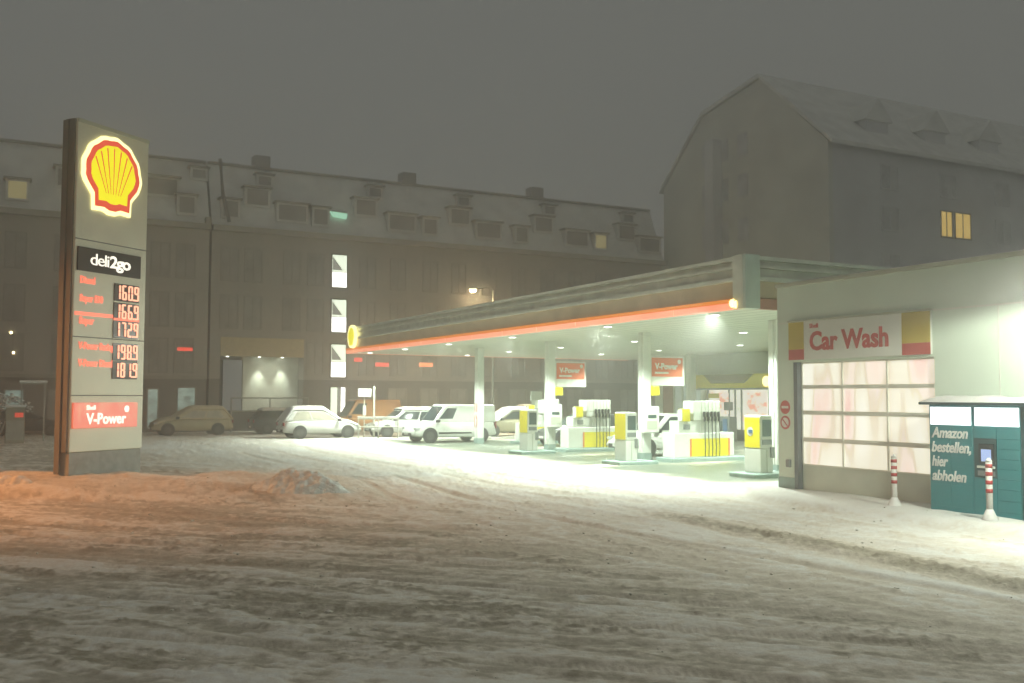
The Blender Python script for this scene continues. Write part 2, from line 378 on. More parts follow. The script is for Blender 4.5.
# ------------------------------------------------------------------ price totem
def pecten(r, n=26):                        # scallop outline, unit half-width r, centre 0,0
    pts = []
    a0 = -math.radians(8)
    for i in range(n+1):
        a = a0 + (math.pi-2*a0)*i/n
        w = 1 + .018*math.cos(a*13)
        pts.append((math.cos(a)*w, (math.sin(a)*1.0)*w))
    pts += [(-.92,-.30),(-.66,-.60),(-.64,-.98),(-.30,-.96),(-.12,-1.03),(.12,-1.03),(.30,-.96),(.64,-.98),(.66,-.60),(.92,-.30)]
    return [(x*r, z*r) for x, z in pts]
def emblem(parent, cx, cz, r, y, name='shell_emblem', deep=.05):
    h = MB().prism([(cx+x, cz+z) for x, z in pecten(r)], y-deep, y).build(name, M['shell_white'], parent)
    MB().prism([(cx+x, cz+z) for x, z in pecten(r*.895)], y-deep-.02, y-deep+.01).build('emblem_border', M['shell_red'], h)
    MB().prism([(cx+x, cz+.015*r+z) for x, z in pecten(r*.74)], y-deep-.03, y-deep-.015).build('emblem_field', M['shell_yellow'], h)
    b = MB()
    for k in range(-3, 4):
        a = math.radians(k*19.5); 
        x0, z0 = .13*k*r*.62, -.50*r; x1, z1 = math.sin(a)*r*.70, math.cos(a)*r*.70
        if abs(k) == 3: x1, z1 = math.sin(a)*r*.72, math.cos(a)*r*.72
        w0, w1 = .007*r, .019*r; dx, dz = x1-x0, z1-z0; l = math.hypot(dx,dz); px, pz = -dz/l, dx/l
        b.prism([(cx+x0-px*w0,cz+z0-pz*w0),(cx+x0+px*w0,cz+z0+pz*w0),(cx+x1+px*w1,cz+z1+pz*w1),(cx+x1-px*w1,cz+z1-pz*w1)], y-deep-.036-abs(k)*.0006, y-deep-.028)
    b.build('emblem_ribs', M['shell_red'], h)
    return h
TR = math.radians(67)
tot = thing('price_totem', 'tall grey petrol price totem with glowing yellow shell, standing on the orange lit snow bank', 'price totem', (-10.66, 24.0, .24), TR)
TW, TD, TH = 2.44, .36, 8.80
MB().box(.05, TW, 0, TD, .62, TH).build('body', M['totem'], tot, .03)
MB().box(-.005, .045, .05, TD-.02, .62, TH-.02).build('side_panel', M['totem_side'], tot, .008)
MB().box(-.05, -.008, .22, TD+.03, .1, TH-.05).build('edge_trim', M['totem_side'], tot, .02)
MB().box(.07, TW-.02, .02, TD-.02, -.3, .615).build('plinth', M['plinth_grey'], tot, .01)
z0 = -.22
for zz in (3.65, 2.22, 6.05):
    MB().box(.06, TW-.01, -.006, 0, zz+z0-.012, zz+z0+.012).build('seam', M['totem_side'], tot)
MB().box(.05, TW, -.02, -.002, TH-.1, TH-.004).build('top_trim', M['wash_trim'], tot)
emblem(tot, 1.16, 7.80+z0, .99, -.001)
dp = MB().box(.12, 2.2, -.05, -.004, 5.27+z0, 5.86+z0).build('shop_name_panel', M['black_panel'], tot, .01)
text('lettering', 'deli', .60, .30, M['white_letter'], dp, .50, -.052, 5.45+z0, 0, spacing=.86)
text('lettering', '2go', .70, .30, M['white_letter'], dp, 1.13, -.052, 5.45+z0, .022, spacing=.86)
rows = [(4.87,'160.9',5.05,'Diesel',.42),(4.38,'166.9',4.60,'Super E10',.66),(3.92,'172.9',4.05,'Super',.42),(3.34,'198.9',3.43,'V-Power Racing',1.0),(2.88,'181.9',3.01,'V-Power Diesel',.98)]
for zc, pr, zn, nm, wn in rows:
    d = MB().box(1.33, 2.19, -.02, -.004, zc+z0-.24, zc+z0+.21).build('price_display', M['black_panel'], tot, .006)
    digits(pr, .84, .38, M['led_red'], d, 1.38, -.022, zc+z0-.2)
    text('fuel_name', nm, wn*1.12, .17, M['name_red'], tot, .24, -.004, zn+z0-.07, .035)
MB().box(.10, 1.32, -.012, -.004, 4.18+z0, 4.265+z0).build('red_stripe', M['name_red'], tot)
MB().box(1.325, 2.21, -.030, -.0255, 4.135+z0, 4.19+z0).build('red_stripe', M['name_red'], tot)
vp = MB().box(.10, 2.2, -.05, -.004, 1.42+z0, 2.04+z0).build('red_fuel_panel', M['vp_red'], tot, .01)
text('lettering', 'V-Power', 1.30, .27, M['white_letter'], vp, .50, -.052, 1.52+z0, .02)
text('lettering', 'Shell', .28, .11, M['white_letter'], vp, .50, -.052, 1.87+z0, .01)
MB().prism([(1.82+x, 1.88+z0+z) for x, z in pecten(.08)], -.06, -.05).build('small_emblem', M['white_letter'], vp)

# snow heap at the end of the bank
def heap(name, label, x, y, rx, ry, h, m, seed):
    n = 90; V = []; F = []
    for i in range(n+1):
        for j in range(n+1):
            a, b = i/n*2-1, j/n*2-1
            X, Y = x+a*rx, y+b*ry
            rr = math.hypot(a*(1+.15*math.sin(b*5)), b)
            e = max(0, 1-rr**1.7)
            z = h*e**.75*(.72+.65*float(fbm(X/.5, Y/.5, 4, seed))) + .13*e**.5*(float(fbm(X/.16, Y/.45, 3, seed+4))-.5) + .10*e**.5*(float(fbm(X/.14, Y/.14, 4, seed+5))-.5)
            V.append((a*rx, b*ry, z-.06))
    for i in range(n):
        for j in range(n):
            k = i*(n+1)+j; F.append((k, k+n+1, k+n+2, k+1))
    me = bpy.data.meshes.new(name); me.from_pydata(V, [], F); me.update()
    for p in me.polygons: p.use_smooth = True
    o = link(name, me, m); o.location = (x, y, 0)
    return tag(o, label, 'snow heap')
heap('snow_heap', 'rough grey heap of ploughed snow at the right end of the orange lit bank', -4.85, 22.6, 1.25, 1.0, .62, M['snow_grey'], 91)
heap('snow_heap', 'low dark lump of snow in front of the totem foot', -11.3, 22.6, .75, .5, .48, M['snow_dirty'], 95)
# loose clods on the road
def clods():
    rs = random.Random(4); V = []; F = []
    ico = [(0,0,1),(.89,0,.45),(.28,.85,.45),(-.72,.53,.45),(-.72,-.53,.45),(.28,-.85,.45),(0,0,-.6)]
    fc = [(0,1,2),(0,2,3),(0,3,4),(0,4,5),(0,5,1),(6,2,1),(6,3,2),(6,4,3),(6,5,4),(6,1,5)]
    P = []
    for _ in range(330):
        if rs.random() < .45: x, y = rs.uniform(-15, -3), rs.gauss(22, 1.2)
        else:
            y = rs.uniform(5, 21); x = rs.uniform(-.6, .6)*y
        P.append((x, y, rs.uniform(.010, .034)*(1.5 if rs.random() < .08 else 1)))
    H, _, _ = height_and_dirt(np.array([p[0] for p in P]), np.array([p[1] for p in P]))
    for (x, y, r), h in zip(P, H):
        o = len(V); V += [(x+a*r*rs.uniform(.6,1.5), y+b*r*rs.uniform(.6,1.5), h+c*r*rs.uniform(.4,.9)) for a,b,c in ico]; F += [tuple(i+o for i in q) for q in fc]
    me = bpy.data.meshes.new('snow_clods'); me.from_pydata(V, [], F); me.update()
    for p in me.polygons: p.use_smooth = True
    tag(link('snow_clods', me, M['snow_dirty']), kind='stuff')
clods()

# ------------------------------------------------------------------ canopy
def lamp_area(name, loc, power, size, col, parent=None, rot=(0,0,0), spread=180):
    l = bpy.data.lights.new(name, 'AREA'); l.shape = 'DISK'; l.size = size; l.energy = power; l.color = col; l.spread = math.radians(spread)
    o = bpy.data.objects.new(name, l); C.objects.link(o); o.location = loc; o.rotation_euler = rot
    if parent is not None: o.parent = parent
    return o
CAN_U, CAN_V, CL, CD = 17.3, 19.9, 32.6, 18.7
can = thing('forecourt_canopy', 'long flat filling station canopy with a glowing red edge, carried on white columns', 'canopy', W(CAN_U, CAN_V, -.07), PHI)
def soffit_mat():
    m = mat('soffit_panels', (.86, .88, .78), .45, 0, .05, .5)
    nt, N, L = nodes(m); b = N['Principled BSDF']
    tc = N.new('ShaderNodeTexCoord'); sp = N.new('ShaderNodeSeparateXYZ'); L.new(tc.outputs['Object'], sp.inputs[0])
    mo = N.new('ShaderNodeMath'); mo.operation = 'MODULO'; mo.inputs[1].default_value = .6; L.new(sp.outputs['X'], mo.inputs[0])
    lt = N.new('ShaderNodeMath'); lt.operation = 'LESS_THAN'; lt.inputs[1].default_value = .05; L.new(mo.outputs[0], lt.inputs[0])
    src = b.inputs['Base Color'].links[0].from_socket
    mx = N.new('ShaderNodeMix'); mx.data_type = 'RGBA'; mx.inputs[7].default_value = (.30, .33, .27, 1)
    L.new(lt.outputs[0], mx.inputs[0]); L.new(src, mx.inputs[6]); L.new(mx.outputs[2], b.inputs['Base Color'])
    return m
M['soffit'] = soffit_mat()
def ring(x0, x1, y0, y1, t, za, zb):
    return MB().box(x0, x1, y0, y0+t, za, zb).box(x0, x1, y1-t, y1, za, zb).box(x0, x0+t, y0+t, y1-t, za, zb).box(x1-t, x1, y0+t, y1-t, za, zb)
MB().box(.14, CD-.14, .14, CL-.14, 4.64, 4.74).build('soffit', M['soffit'], can)
bb = MB(); yy = .42
while yy < CL-.1:
    bb.box(.0, .12, yy, min(yy+2.64, CL-.003), 4.63, 4.80); yy += 2.68
bb.box(.121, CD-.12, CL-.10, CL, 4.63, 4.80); bb.build('light_band', M['band'], can)
MB().box(.03, .118, .42, CL-.003, 4.803, 4.862).build('light_band_back', M['band_top'], can)
MB().box(-.012, .10, .45, CL+.003, 4.865, 4.91).build('light_band_edge', M['band_top'], can)
MB().box(.42, CD, .01, .12, 4.62, 4.9).build('red_edge', M['fascia_red'], can)
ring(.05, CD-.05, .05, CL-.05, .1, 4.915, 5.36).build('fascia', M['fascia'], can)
ring(-.06, CD+.06, -.06, CL+.06, .3, 5.365, 5.46).build('ledge', M['ledge_pale'], can)
ring(.10, CD-.10, .10, CL-.10, .2, 5.465, 5.70).build('upper_fascia', M['ledge'], can)
ring(.02, CD-.02, .02, CL-.02, .25, 5.705, 5.78).build('ledge', M['ledge'], can)
ring(.14, CD-.14, .14, CL-.14, .2, 5.785, 5.92).build('upper_fascia', M['ledge'], can)
ring(.04, CD-.04, .04, CL-.04, .3, 5.925, 6.02).build('roof_edge', M['ledge_pale'], can)
MB().box(.35, CD-.35, .35, CL-.35, 5.5, 5.9).build('roof_deck', M['ledge'], can)
sb = MB()
sb.box(.36, CD-.36, .36, CL-.36, 5.9, 6.06); sb.build('roof_snow', M['snow_clean'], can, .05)
MB().box(-.075, .42, -.075, .035, 4.62, 6.03).build('corner_post', M['corner'], can, .012)
MB().box(-.08, -.065, .04, .42, 4.62, 6.03).build('corner_post', M['ledge_pale'], can)
MB().disc_y(0, 0, -.09, .0, .11, 16).build('corner_lamp', M['corner_glow'], can).location = (-.06, .46, 4.78)
MB().disc_y(0, 0, -.05, .0, .10, 16).build('corner_lamp', M['corner_glow'], can).location = (-.06, .32, 4.74)
# emblem disc on the front fascia near the far end
e = thing('fascia_emblem', 'small lit oval shell emblem at the far left end of the canopy edge', 'emblem', W(CAN_U-.05, 51.0, 5.42), ALONG_WALL)
MB().disc_y(0, 0, -.14, .0, .62, 28).build('disc', M['shell_white'], e)
MB().prism(pecten(.47), -.155, -.142).build('shell', M['shell_yellow'], e)
cols = [22.7, 29.5, 36.3, 43.1]
def column(u, v, w=.17):
    x, y = u-CAN_U, v-CAN_V
    c = MB().box(x-w, x+w, y-w, y+w, .32, 4.645).build('column', M['white_metal'], can, .02)
    MB().box(x-w-.012, x+w+.012, y-w-.012, y+w+.012, -.05, .32).build('collar', M['teal_base'], c)
    MB().tube([(x-w-.03, y-w*.3, .35), (x-w-.03, y-w*.3, 4.6)], .025, 6).build('downpipe', M['white_metal'], c)
for v in cols: column(20.9, v)
for v in (22.7, 43.1): column(33.6, v, .19)
for v in (21.9, 27.3, 34.0, 40.0, 45.2, 50.2):
    for u in (17.9, 18.5, 23.6, 29.2):  # second row has no fixtures, added to brighten columns and service posts
        x, y = u-CAN_U, v-CAN_V + (.0 if u < 18 else .45 if u < 19 else 0)
        f = MB(); n = 18
        f.v = []; cyl = [(x+.17*math.cos(t*2*math.pi/n), y+.17*math.sin(t*2*math.pi/n)) for t in range(n)]
        f.add([(a,b,4.60) for a,b in cyl]+[(a,b,4.642) for a,b in cyl], [tuple(range(n)), tuple(range(n,2*n))]+[(i,(i+1)%n,(i+1)%n+n,i+n) for i in range(n)])
        if not 18 < u < 19: fx = f.build('ceiling_light', M['white_metal'], can)
        g = MB(); cyl2 = [(x+.13*math.cos(t*2*math.pi/n), y+.13*math.sin(t*2*math.pi/n)) for t in range(n)]
        g.add([(a,b,4.592) for a,b in cyl2]+[(a,b,4.601) for a,b in cyl2], [tuple(range(n)), tuple(range(n,2*n))]+[(i,(i+1)%n,(i+1)%n+n,i+n) for i in range(n)])
        if not 18 < u < 19: g.build('lens', M['lens'], fx)
        if u < 18:                       # the front row is angled out over the forecourt entry
            l = bpy.data.lights.new('canopy_edge_lamp', 'SPOT'); l.energy = EDGE_W; l.color = (.90, 1, .86); l.spot_size = math.radians(124); l.spot_blend = 1.0; l.shadow_soft_size = .15
            o = bpy.data.objects.new('canopy_edge_lamp', l); C.objects.link(o); o.parent = can; o.location = (x, y, 4.57); o.rotation_euler = (0, math.radians(48), 0)
        else:
            l = bpy.data.lights.new('canopy_downlight', 'SPOT'); l.energy = CANOPY_W; l.color = (.86, 1.0, .86); l.spot_size = math.radians(136); l.spot_blend = .35; l.shadow_soft_size = .17
            o = bpy.data.objects.new('canopy_downlight', l); C.objects.link(o); o.parent = can; o.location = (x, y, 4.57)

# ------------------------------------------------------------------ pumps, terminals, column fittings
def make_pump():
    p = thing('fuel_pump', 'white and yellow fuel pump', 'fuel pump', group='fuel pumps on the forecourt')
    MB().box(-1.55, 1.75, -.48, .48, -.05, .15).build('plinth', M['teal_base'], p, .04)
    MB().box(-1.35, 1.3, -.34, .34, .151, 1.0).build('cabinet', M['pump_white'], p, .03)
    MB().box(-.60, 1.02, -.352, -.341, .18, .80).build('yellow_panel', M['pump_yellow'], p)
    for x in (-.67, 1.03): MB().box(x, x+.07, -.352, -.341, .18, .80).build('orange_strip', M['pump_orange'], p)
    MB().box(-1.1, .72, -.27, .27, 1.0, 1.42).build('middle_body', M['pump_white'], p, .02)
    MB().box(-.48, .72, -.30, .30, 1.421, 2.12).build('tower', M['pump_white'], p, .03)
    MB().box(-.45, .69, -.306, -.301, 1.66, 2.06).build('price_window', M['wash_white'], p)
    for k in range(6): MB().box(-.13+k*.16-.008, -.13+k*.16+.008, -.318, -.307, 1.04, 2.08).build('divider', M['wash_trim'], p)
    for k in range(5):
        x = -.05+k*.16
        h = MB().tube([(x,-.37,1.60),(x+.006,-.40,1.30),(x-.01,-.41,.9),(x,-.42,.5),(x+.004,-.40,.17)], .017, 6).build('hose', M['rubber'], p)
        MB().box(x-.028, x+.028, -.40, -.32, 1.56, 1.74).prism([(x-.02,1.40),(x+.028,1.44),(x+.028,1.56),(x-.01,1.56)], -.42, -.34).build('nozzle', M['rubber'], h)
    s = MB().box(-.98, -.66, -.36, -.10, 1.40, 1.84).build('number_box', M['pump_yellow'], p, .03)
    MB().box(-1.02, -.985, -.34, -.12, 1.42, 1.82).build('box_side', M['pump_white'], s)
    MB().box(-.9, -.62, -.285, -.272, 1.12, 1.30).build('card_reader', M['grey_slot'], p)
    return p
pp = make_pump(); place(pp, W(22.4, 28.3), PHI); pp['label'] = 'yellow and white fuel pump nearest the car wash, right of the near canopy column'
p2 = copy_tree(pp); place(p2, W(22.3, 35.2), PHI); p2['label'] = 'yellow and white fuel pump beyond the near column, right of the second canopy column'
p3 = copy_tree(pp); place(p3, W(23.8, 42.0), PHI); p3['label'] = 'farthest fuel pump, mostly hidden behind the second canopy column'
def make_terminal():
    t = thing('service_terminal', 'service post', 'service post', group='yellow service posts by the columns')
    MB().box(-.62, .95, -.55, .55, -.05, .12).build('plinth', M['teal_base'], t, .04)
    MB().box(-.23, .23, -.34, .34, .121, .80).build('bin', M['pump_white'], t, .03)
    MB().box(-.22, .22, -.33, .33, .801, 1.74).build('head', M['pump_white'], t, .03)
    MB().box(-.235, -.221, -.31, .31, .83, 1.68).build('yellow_panel', M['pump_yellow'], t)
    MB().box(-.15, .17, -.343, -.331, 1.15, 1.62).build('window', M['screen'], t)
    MB().box(-.16, .18, -.352, -.331, .92, 1.06).build('slot', M['grey_slot'], t)
    MB().box(-.015, .015, -.349, -.341, .15, .78).build('seam', M['wash_trim'], t)
    MB().box(.12, .24, -.40, -.341, .55, .85).build('tap', M['grey_slot'], t)
    return t
t0 = make_terminal(); place(t0, W(19.0, 27.9), PHI); t0['label'] = 'yellow sided service post directly left of the near canopy column'
t1 = copy_tree(t0); place(t1, W(19.0, 34.7), PHI); t1['label'] = 'yellow sided service post left of the second column, beside the small white sign'
t2 = copy_tree(t0); place(t2, W(19.45, 21.9), PHI); t2['label'] = 'yellow sided service post with a round blue sticker, beside the car wash corner'
d = MB().add([(-.243, .13*math.cos(a*math.pi/8)+.08, 1.28+.13*math.sin(a*math.pi/8)) for a in range(16)]+[(-.236, .13*math.cos(a*math.pi/8)+.08, 1.28+.13*math.sin(a*math.pi/8)) for a in range(16)], [tuple(range(16)), tuple(range(16,32))]+[(i,(i+1)%16,(i+1)%16+16,i+16) for i in range(16)])
d.build('white_sticker', M['sign_white'], t2)
MB().box(-.252, -.244, -.02, .13, 1.24, 1.33).build('blue_sticker', M['blue_logo'], t2)
for k, (v, wh) in enumerate(((36.3, 'second canopy column'), (29.5, 'near canopy column'))):
    s = thing('fuel_sign', 'white sign with an orange red V-Power panel hung beside the '+wh, 'sign', W(21.12, v-.02, 2.66), PHI, 'V-Power signs on the columns')
    MB().box(0, 1.52, -.04, .04, 0, 1.08).build('board', M['sign_white'], s, .01)
    pnl = MB().box(.06, 1.44, -.052, -.041, .33, 1.01).build('red_panel', M['sign_red'], s)
    text('lettering', 'V-Power', 1.02, .22, M['white_vinyl'], pnl, .19, -.053, .60, .04)
    MB().box(.19, .80, -.058, -.053, .43, .50).build('white_bar', M['white_vinyl'], pnl)
    MB().prism([(1.28+x, .88+z) for x, z in pecten(.08)], -.06, -.053).build('small_emblem', M['dim_letter'], pnl)
    nb = thing('island_number_box', 'small yellow number box on the '+wh+' under the fuel sign', 'number box', W(21.08, v-.06, 2.3), PHI, 'yellow number boxes')
    MB().box(0, .30, -.2, .1, 0, .34).build('box', M['pump_yellow'], nb, .02)
    MB().box(.02, .28, -.212, -.201, .03, .31).build('face', M['pump_yellow'], nb)
    td = thing('towel_dispenser', 'white towel dispenser and squeegee box on the '+wh, 'dispenser', W(20.9, v-.175, 0), PHI, 'white dispensers on the columns')
    MB().box(-.30, .34, -.26, -.002, .98, 1.92).build('case', M['pump_white'], td, .03)
    MB().box(-.15, .20, -.272, -.261, 1.5, 1.62).build('window', M['screen'], td)
    MB().box(-.2, .24, -.268, -.261, 1.10, 1.40).build('paper_slot', M['wash_trim'], td)
st = thing('no_smoking_sign', 'red safety stickers on the far left canopy column', 'sign', W(20.9-.17, 43.1, 0), ALONG_WALL)
MB().box(-.13, .15, -.012, -.004, 1.50, 1.92).build('red_plate', M['wash_red'], st)
MB().disc_y(.0, 1.05, -.012, -.004, .17, 18, .34).build('red_circle', M['wash_red'], st)
MB().disc_y(.0, 1.05, -.018, -.0125, .10, 18, .20).build('white_circle', M['sign_white'], st)

# ------------------------------------------------------------------ shop
shop = thing('station_shop', 'lit filling station shop with yellow fascia behind the pumps', 'shop', W(35.0, 48.3), ALONG_WALL)
SL = 27.0
MB().box(0, SL, .3, 9, 0, 4.6).build('wall', M['shop_wall'], shop)
MB().box(-.05, SL, -.05, .28, 3.46, 4.61).build('upper_wall', M['shop_wall'], shop)
MB().box(0, .75, -.02, .28, 0, 3.45).build('pillar', M['shop_wall'], shop)
MB().box(.76, 1.7, 0, .28, 0, 3.45).build('brown_panel', M['shop_brown'], shop)
w = MB().box(1.72, 4.3, .1, .2, .9, 2.95).build('window', M['shop_dim'], shop)
f = MB(); 
for x in (1.72, 2.5, 4.22): f.box(x, x+.08, .02, .098, .9, 2.95)
f.build('window_frame', M['wash_trim'], w)
MB().box(1.71, 4.3, .02, .28, 0, .89).box(1.71, 4.3, .02, .28, 2.96, 3.45).build('pillar', M['shop_wall'], shop)
MB().box(4.31, 4.75, -.04, .28, 0, 3.45).build('pillar', M['white_metal'], shop)
g = MB().box(4.76, SL-.5, .12, .2, .55, 2.64).build('shop_window', M['shop_glass'], shop)
for x in (4.76, 6.5, 7.0, 7.5, 9.6, 11.5, 13.5, 16): MB().box(x, x+.07, .04, .119, .1, 2.64).build('mullion', M['grey_slot'], g)
MB().box(4.76, SL-.5, .05, .2, 0, .549).build('window_base', M['grey_slot'], shop)
for x, a, b in ((5.3, 1.55, 1.35), (8.0, 2.4, 1.5)):
    MB().box(x, x+1.25 if a < 2 else x+1.5, .025, .038, 1.35, 2.5).build('poster', M['poster'], shop)
MB().box(6.55, 6.95, -.3, .0, 1.55, 2.0).build('wall_box', M['grey_slot'], shop, .02)
MB().box(4.9, 5.8, .0, .024, 2.2, 2.45).build('yellow_sticker', M['shop_yellow'], shop)
fa = MB().box(4.4, SL, -.9, -.06, 2.72, 3.44).build('fascia', M['shop_yellow'], shop, .02)
MB().box(4.35, SL, -.95, .1, 2.645, 2.715).build('awning_edge', M['grey_slot'], shop)
MB().prism([(5.75, 3.43), (6.35, 2.98), (8.9, 2.98), (9.6, 3.43)], -1.0, -.903).build('fascia_trapezoid', M['shop_olive'], fa)  # darker olive trapezoid on the yellow fascia
MB().disc_y(10.6, 3.05, -1.0, -.903, .26, 22).build('emblem', M['shell_white'], fa)
pc = thing('promotion_stand', 'dark goods shelf with snow shovels and bags in front of the shop window', 'goods shelf', W(33.6, 42.6), ALONG_WALL)
MB().box(0, 2.6, 0, .5, .0, 1.25).build('shelf', M['grey_slot'], pc, .02)
for k in range(6): MB().box(.1+k*.41, .42+k*.41, -.06, -.002, .2+.1*(k%2), .9+.12*(k%3)).build('goods', [M['pump_orange'], M['screen'], M['blue_logo']][k%3], pc, .02)

# ------------------------------------------------------------------ car wash
def pane_mat():                     # frosted panes; soft shapes of the brushes standing behind the right part
    m = glow_noise('lit_frosted_pane', [(.36, (1, .99, .86)), (.46, (.93, .89, .70)), (.52, (.74, .62, .46)), (.57, (.98, .83, .70)), (.66, (.92, .58, .52))], .84, (1.6, 1.0, .30), 1.6)
    nt, N, L = nodes(m); b = N['Principled BSDF']
    nz = [n for n in N if n.type == 'TEX_NOISE'][0]; rp = [n for n in N if n.type == 'VALTORGB'][0]; tc = [n for n in N if n.type == 'TEX_COORD'][0]
    sp = N.new('ShaderNodeSeparateXYZ'); L.new(tc.outputs['Object'], sp.inputs[0])
    mr = N.new('ShaderNodeMapRange'); mr.inputs['From Min'].default_value = .7; mr.inputs['From Max'].default_value = 4.2; mr.inputs['To Min'].default_value = -.13; mr.inputs['To Max'].default_value = .10
    L.new(sp.outputs['X'], mr.inputs['Value'])
    ad = N.new('ShaderNodeMath'); L.new(nz.outputs['Fac'], ad.inputs[0]); L.new(mr.outputs['Result'], ad.inputs[1]); L.new(ad.outputs[0], rp.inputs['Fac'])
    return m
wash = thing('car_wash_hall', 'pale panelled car wash hall with lit sectional door', 'car wash', W(16.7, 18.1), ALONG_WALL)
WH = 4.86
MB().box(0, .62, 0, 9, .38, WH).build('corner_wall', M['wash_wall'], wash)
MB().box(-.01, .61, -.012, 8.98, -.05, .379).build('corner_base', M['teal_base'], wash)
MB().box(.62, 4.45, 0, .35, 3.07, WH).build('lintel_wall', M['wash_wall'], wash)
MB().box(4.45, 15.5, 0, 9, -.05, WH).build('wall', M['wash_wall'], wash)
MB().box(.62, 4.45, 8.6, 9, -.05, WH).build('back_wall', M['wash_wall'], wash)
MB().box(-.03, 15.53, -.04, 9.03, WH+.001, WH+.09).build('roof_edge', M['wash_trim'], wash, .012)
MB().box(.1, 15.4, .1, 8.9, WH+.09, WH+.13).build('roof_snow', M['snow_clean'], wash, .03)
s = MB().box(4.46, 15.5, -.012, -.001, 3.99, 4.02)
s.box(.0, .44, -.012, -.001, 3.99, 4.02)
for x in (5.9, 7.6, 9.3): s.box(x-.008, x+.008, -.010, -.001, 0, 3.985)
s.build('panel_seam', M['door_metal'], wash)
MB().box(.54, .655, -.02, .12, -.05, 3.068).build('door_jamb', M['door_frame'], wash)
dr = MB().box(.66, 4.42, .12, .17, -.04, .69).build('door', M['door_panel'], wash)
zs = [(.72, 1.23), (1.33, 1.85), (1.95, 2.45), (2.54, 3.03)]
b = MB()
b.box(.66, 4.42, .115, .175, .691, .719)
for (a0, a1), (c0, c1) in zip(zs[:-1], zs[1:]): b.box(.66, 4.42, .112, .178, a1+.001, c0-.001)
b.box(.66, 4.42, .112, .178, 3.031, 3.066)
for i in range(3): b.box(.66, 4.42, .1, .111, (zs[i][1]+zs[i+1][0])/2-.006, (zs[i][1]+zs[i+1][0])/2+.006)
b.build('door_rail', M['door_metal'], dr)
xs = [(.70, 1.89), (1.93, 3.14), (3.18, 4.38)]
b = MB()
for x0, x1 in ((.662, .699), (1.891, 1.929), (3.141, 3.179), (4.381, 4.418)): b.box(x0, x1, .105, .18, .72, 3.03)
b.build('door_stile', M['door_metal'], dr)
pm = pane_mat()
for (z0_, z1_) in zs:
    for (x0, x1) in xs: MB().box(x0, x1, .135, .16, z0_, z1_).build('door_pane', pm, dr)
sg = thing('car_wash_sign', 'white Car Wash sign with ochre and red end blocks, above the car wash door', 'sign', W(16.7, 18.1, 3.12), ALONG_WALL)
MB().box(.44, 4.42, -.06, -.004, 0, .88).build('board', M['wash_white'], sg, .008)
MB().box(.42, 4.44, -.085, .0, .884, .92).build('top_cap', M['wash_trim'], sg)
for x0, x1 in ((.442, .93), (3.72, 4.418)):
    MB().box(x0, x1, -.068, -.0605, .245, .876).build('yellow_block', M['wash_yellow'], sg)
    MB().box(x0, x1, -.068, -.0605, .004, .244).build('red_block', M['wash_red'], sg)
text('lettering', 'Car Wash', 2.25, .42, M['wash_letter'], sg, 1.12, -.061, .22, .03)
text('lettering', 'Shell', .26, .10, M['wash_letter'], sg, 1.12, -.061, .72, .01)
for k, (z, lab) in enumerate(((2.02, 'red round no entry sign on the car wash corner, upper one'), (1.66, 'white round sign with a red ring and bar, lower one on the car wash corner'))):
    n = thing('prohibition_sign', lab, 'sign', W(16.7, 18.1, z), ALONG_WALL)
    MB().disc_y(.24, 0, -.012, -.003, .16, 24).build('disc', M['wash_red'], n)
    if k: MB().disc_y(.24, 0, -.017, -.0125, .115, 24).build('face', M['sign_white'], n); MB().prism([(.15,.07),(.17,.09),(.33,-.07),(.31,-.09)], -.021, -.0175).build('bar', M['wash_red'], n)
    else: MB().box(.13, .35, -.017, -.0125, -.03, .03).build('bar', M['sign_white'], n)
MB().box(.30, .42, -.07, -.002, .62, .80).build('socket_box', M['grey_slot'], wash, .01)
wl = thing('assumed_floodlight', 'assumed floodlight, out of view, on the car wash wall above the parcel locker', 'floodlight', W(16.7, 9.3, 4.5), ALONG_WALL)  # out of view, assumed from the bright wall and snow beside it
MB().box(-.18, .18, -2.18, -1.9, -.1, .12).build('housing', M['grey_slot'], wl, .02)
MB().box(-.16, .16, -2.17, -1.92, -.112, -.101).build('lens', M['lens'], wl)
MB().box(-.05, .05, -1.9, -.002, -.06, .06).build('bracket', M['grey_slot'], wl)
l = bpy.data.lights.new('assumed_flood_lamp', 'SPOT'); l.energy = FLOOD_W; l.color = (.95, 1, .84); l.spot_size = math.radians(172); l.spot_blend = .15; l.shadow_soft_size = .15
o = bpy.data.objects.new('assumed_flood_lamp', l); C.objects.link(o); o.parent = wl; o.location = (0, -2.05, -.13)

# ------------------------------------------------------------------ parcel locker, bollards
lk = thing('parcel_locker', 'teal parcel locker with white German lettering, snow on its roof, against the car wash wall', 'parcel locker', W(16.7, 13.30), ALONG_WALL)
LW = 2.2
MB().box(0, LW, -.6, -.01, -.1, 2.12).build('body', M['teal'], lk, .006)
MB().box(1.94, LW+.004, -.622, -.601, -.1, 2.11).build('side_column', M['teal_dark'], lk)
MB().box(-.10, LW+.1, -.78, .0, 2.121, 2.17).build('roof', M['teal_dark'], lk, .008)
n = 60; V = []; F = []
for j in range(9):
    for i in range(n+1):
        a, c = i/n, j/8
        e = min(1, 6*min(a,1-a)+.35)*min(1, 3*min(c,1-c)+.4)
        V.append((-.1+a*(LW+.2), -.79+c*.78, 2.171 + (0 if j in (0,8) or i in (0,n) else e*(.07+.09*float(fbm(a*9, c*3, 3, 7))))))
for j in range(8):
    for i in range(n): k = j*(n+1)+i; F.append((k, k+1, k+n+2, k+n+1))
me = bpy.data.meshes.new('roof_snow'); me.from_pydata(V, [], F); me.update()
for p in me.polygons: p.use_smooth = True
link('roof_snow', me, M['snow_clean'], lk)
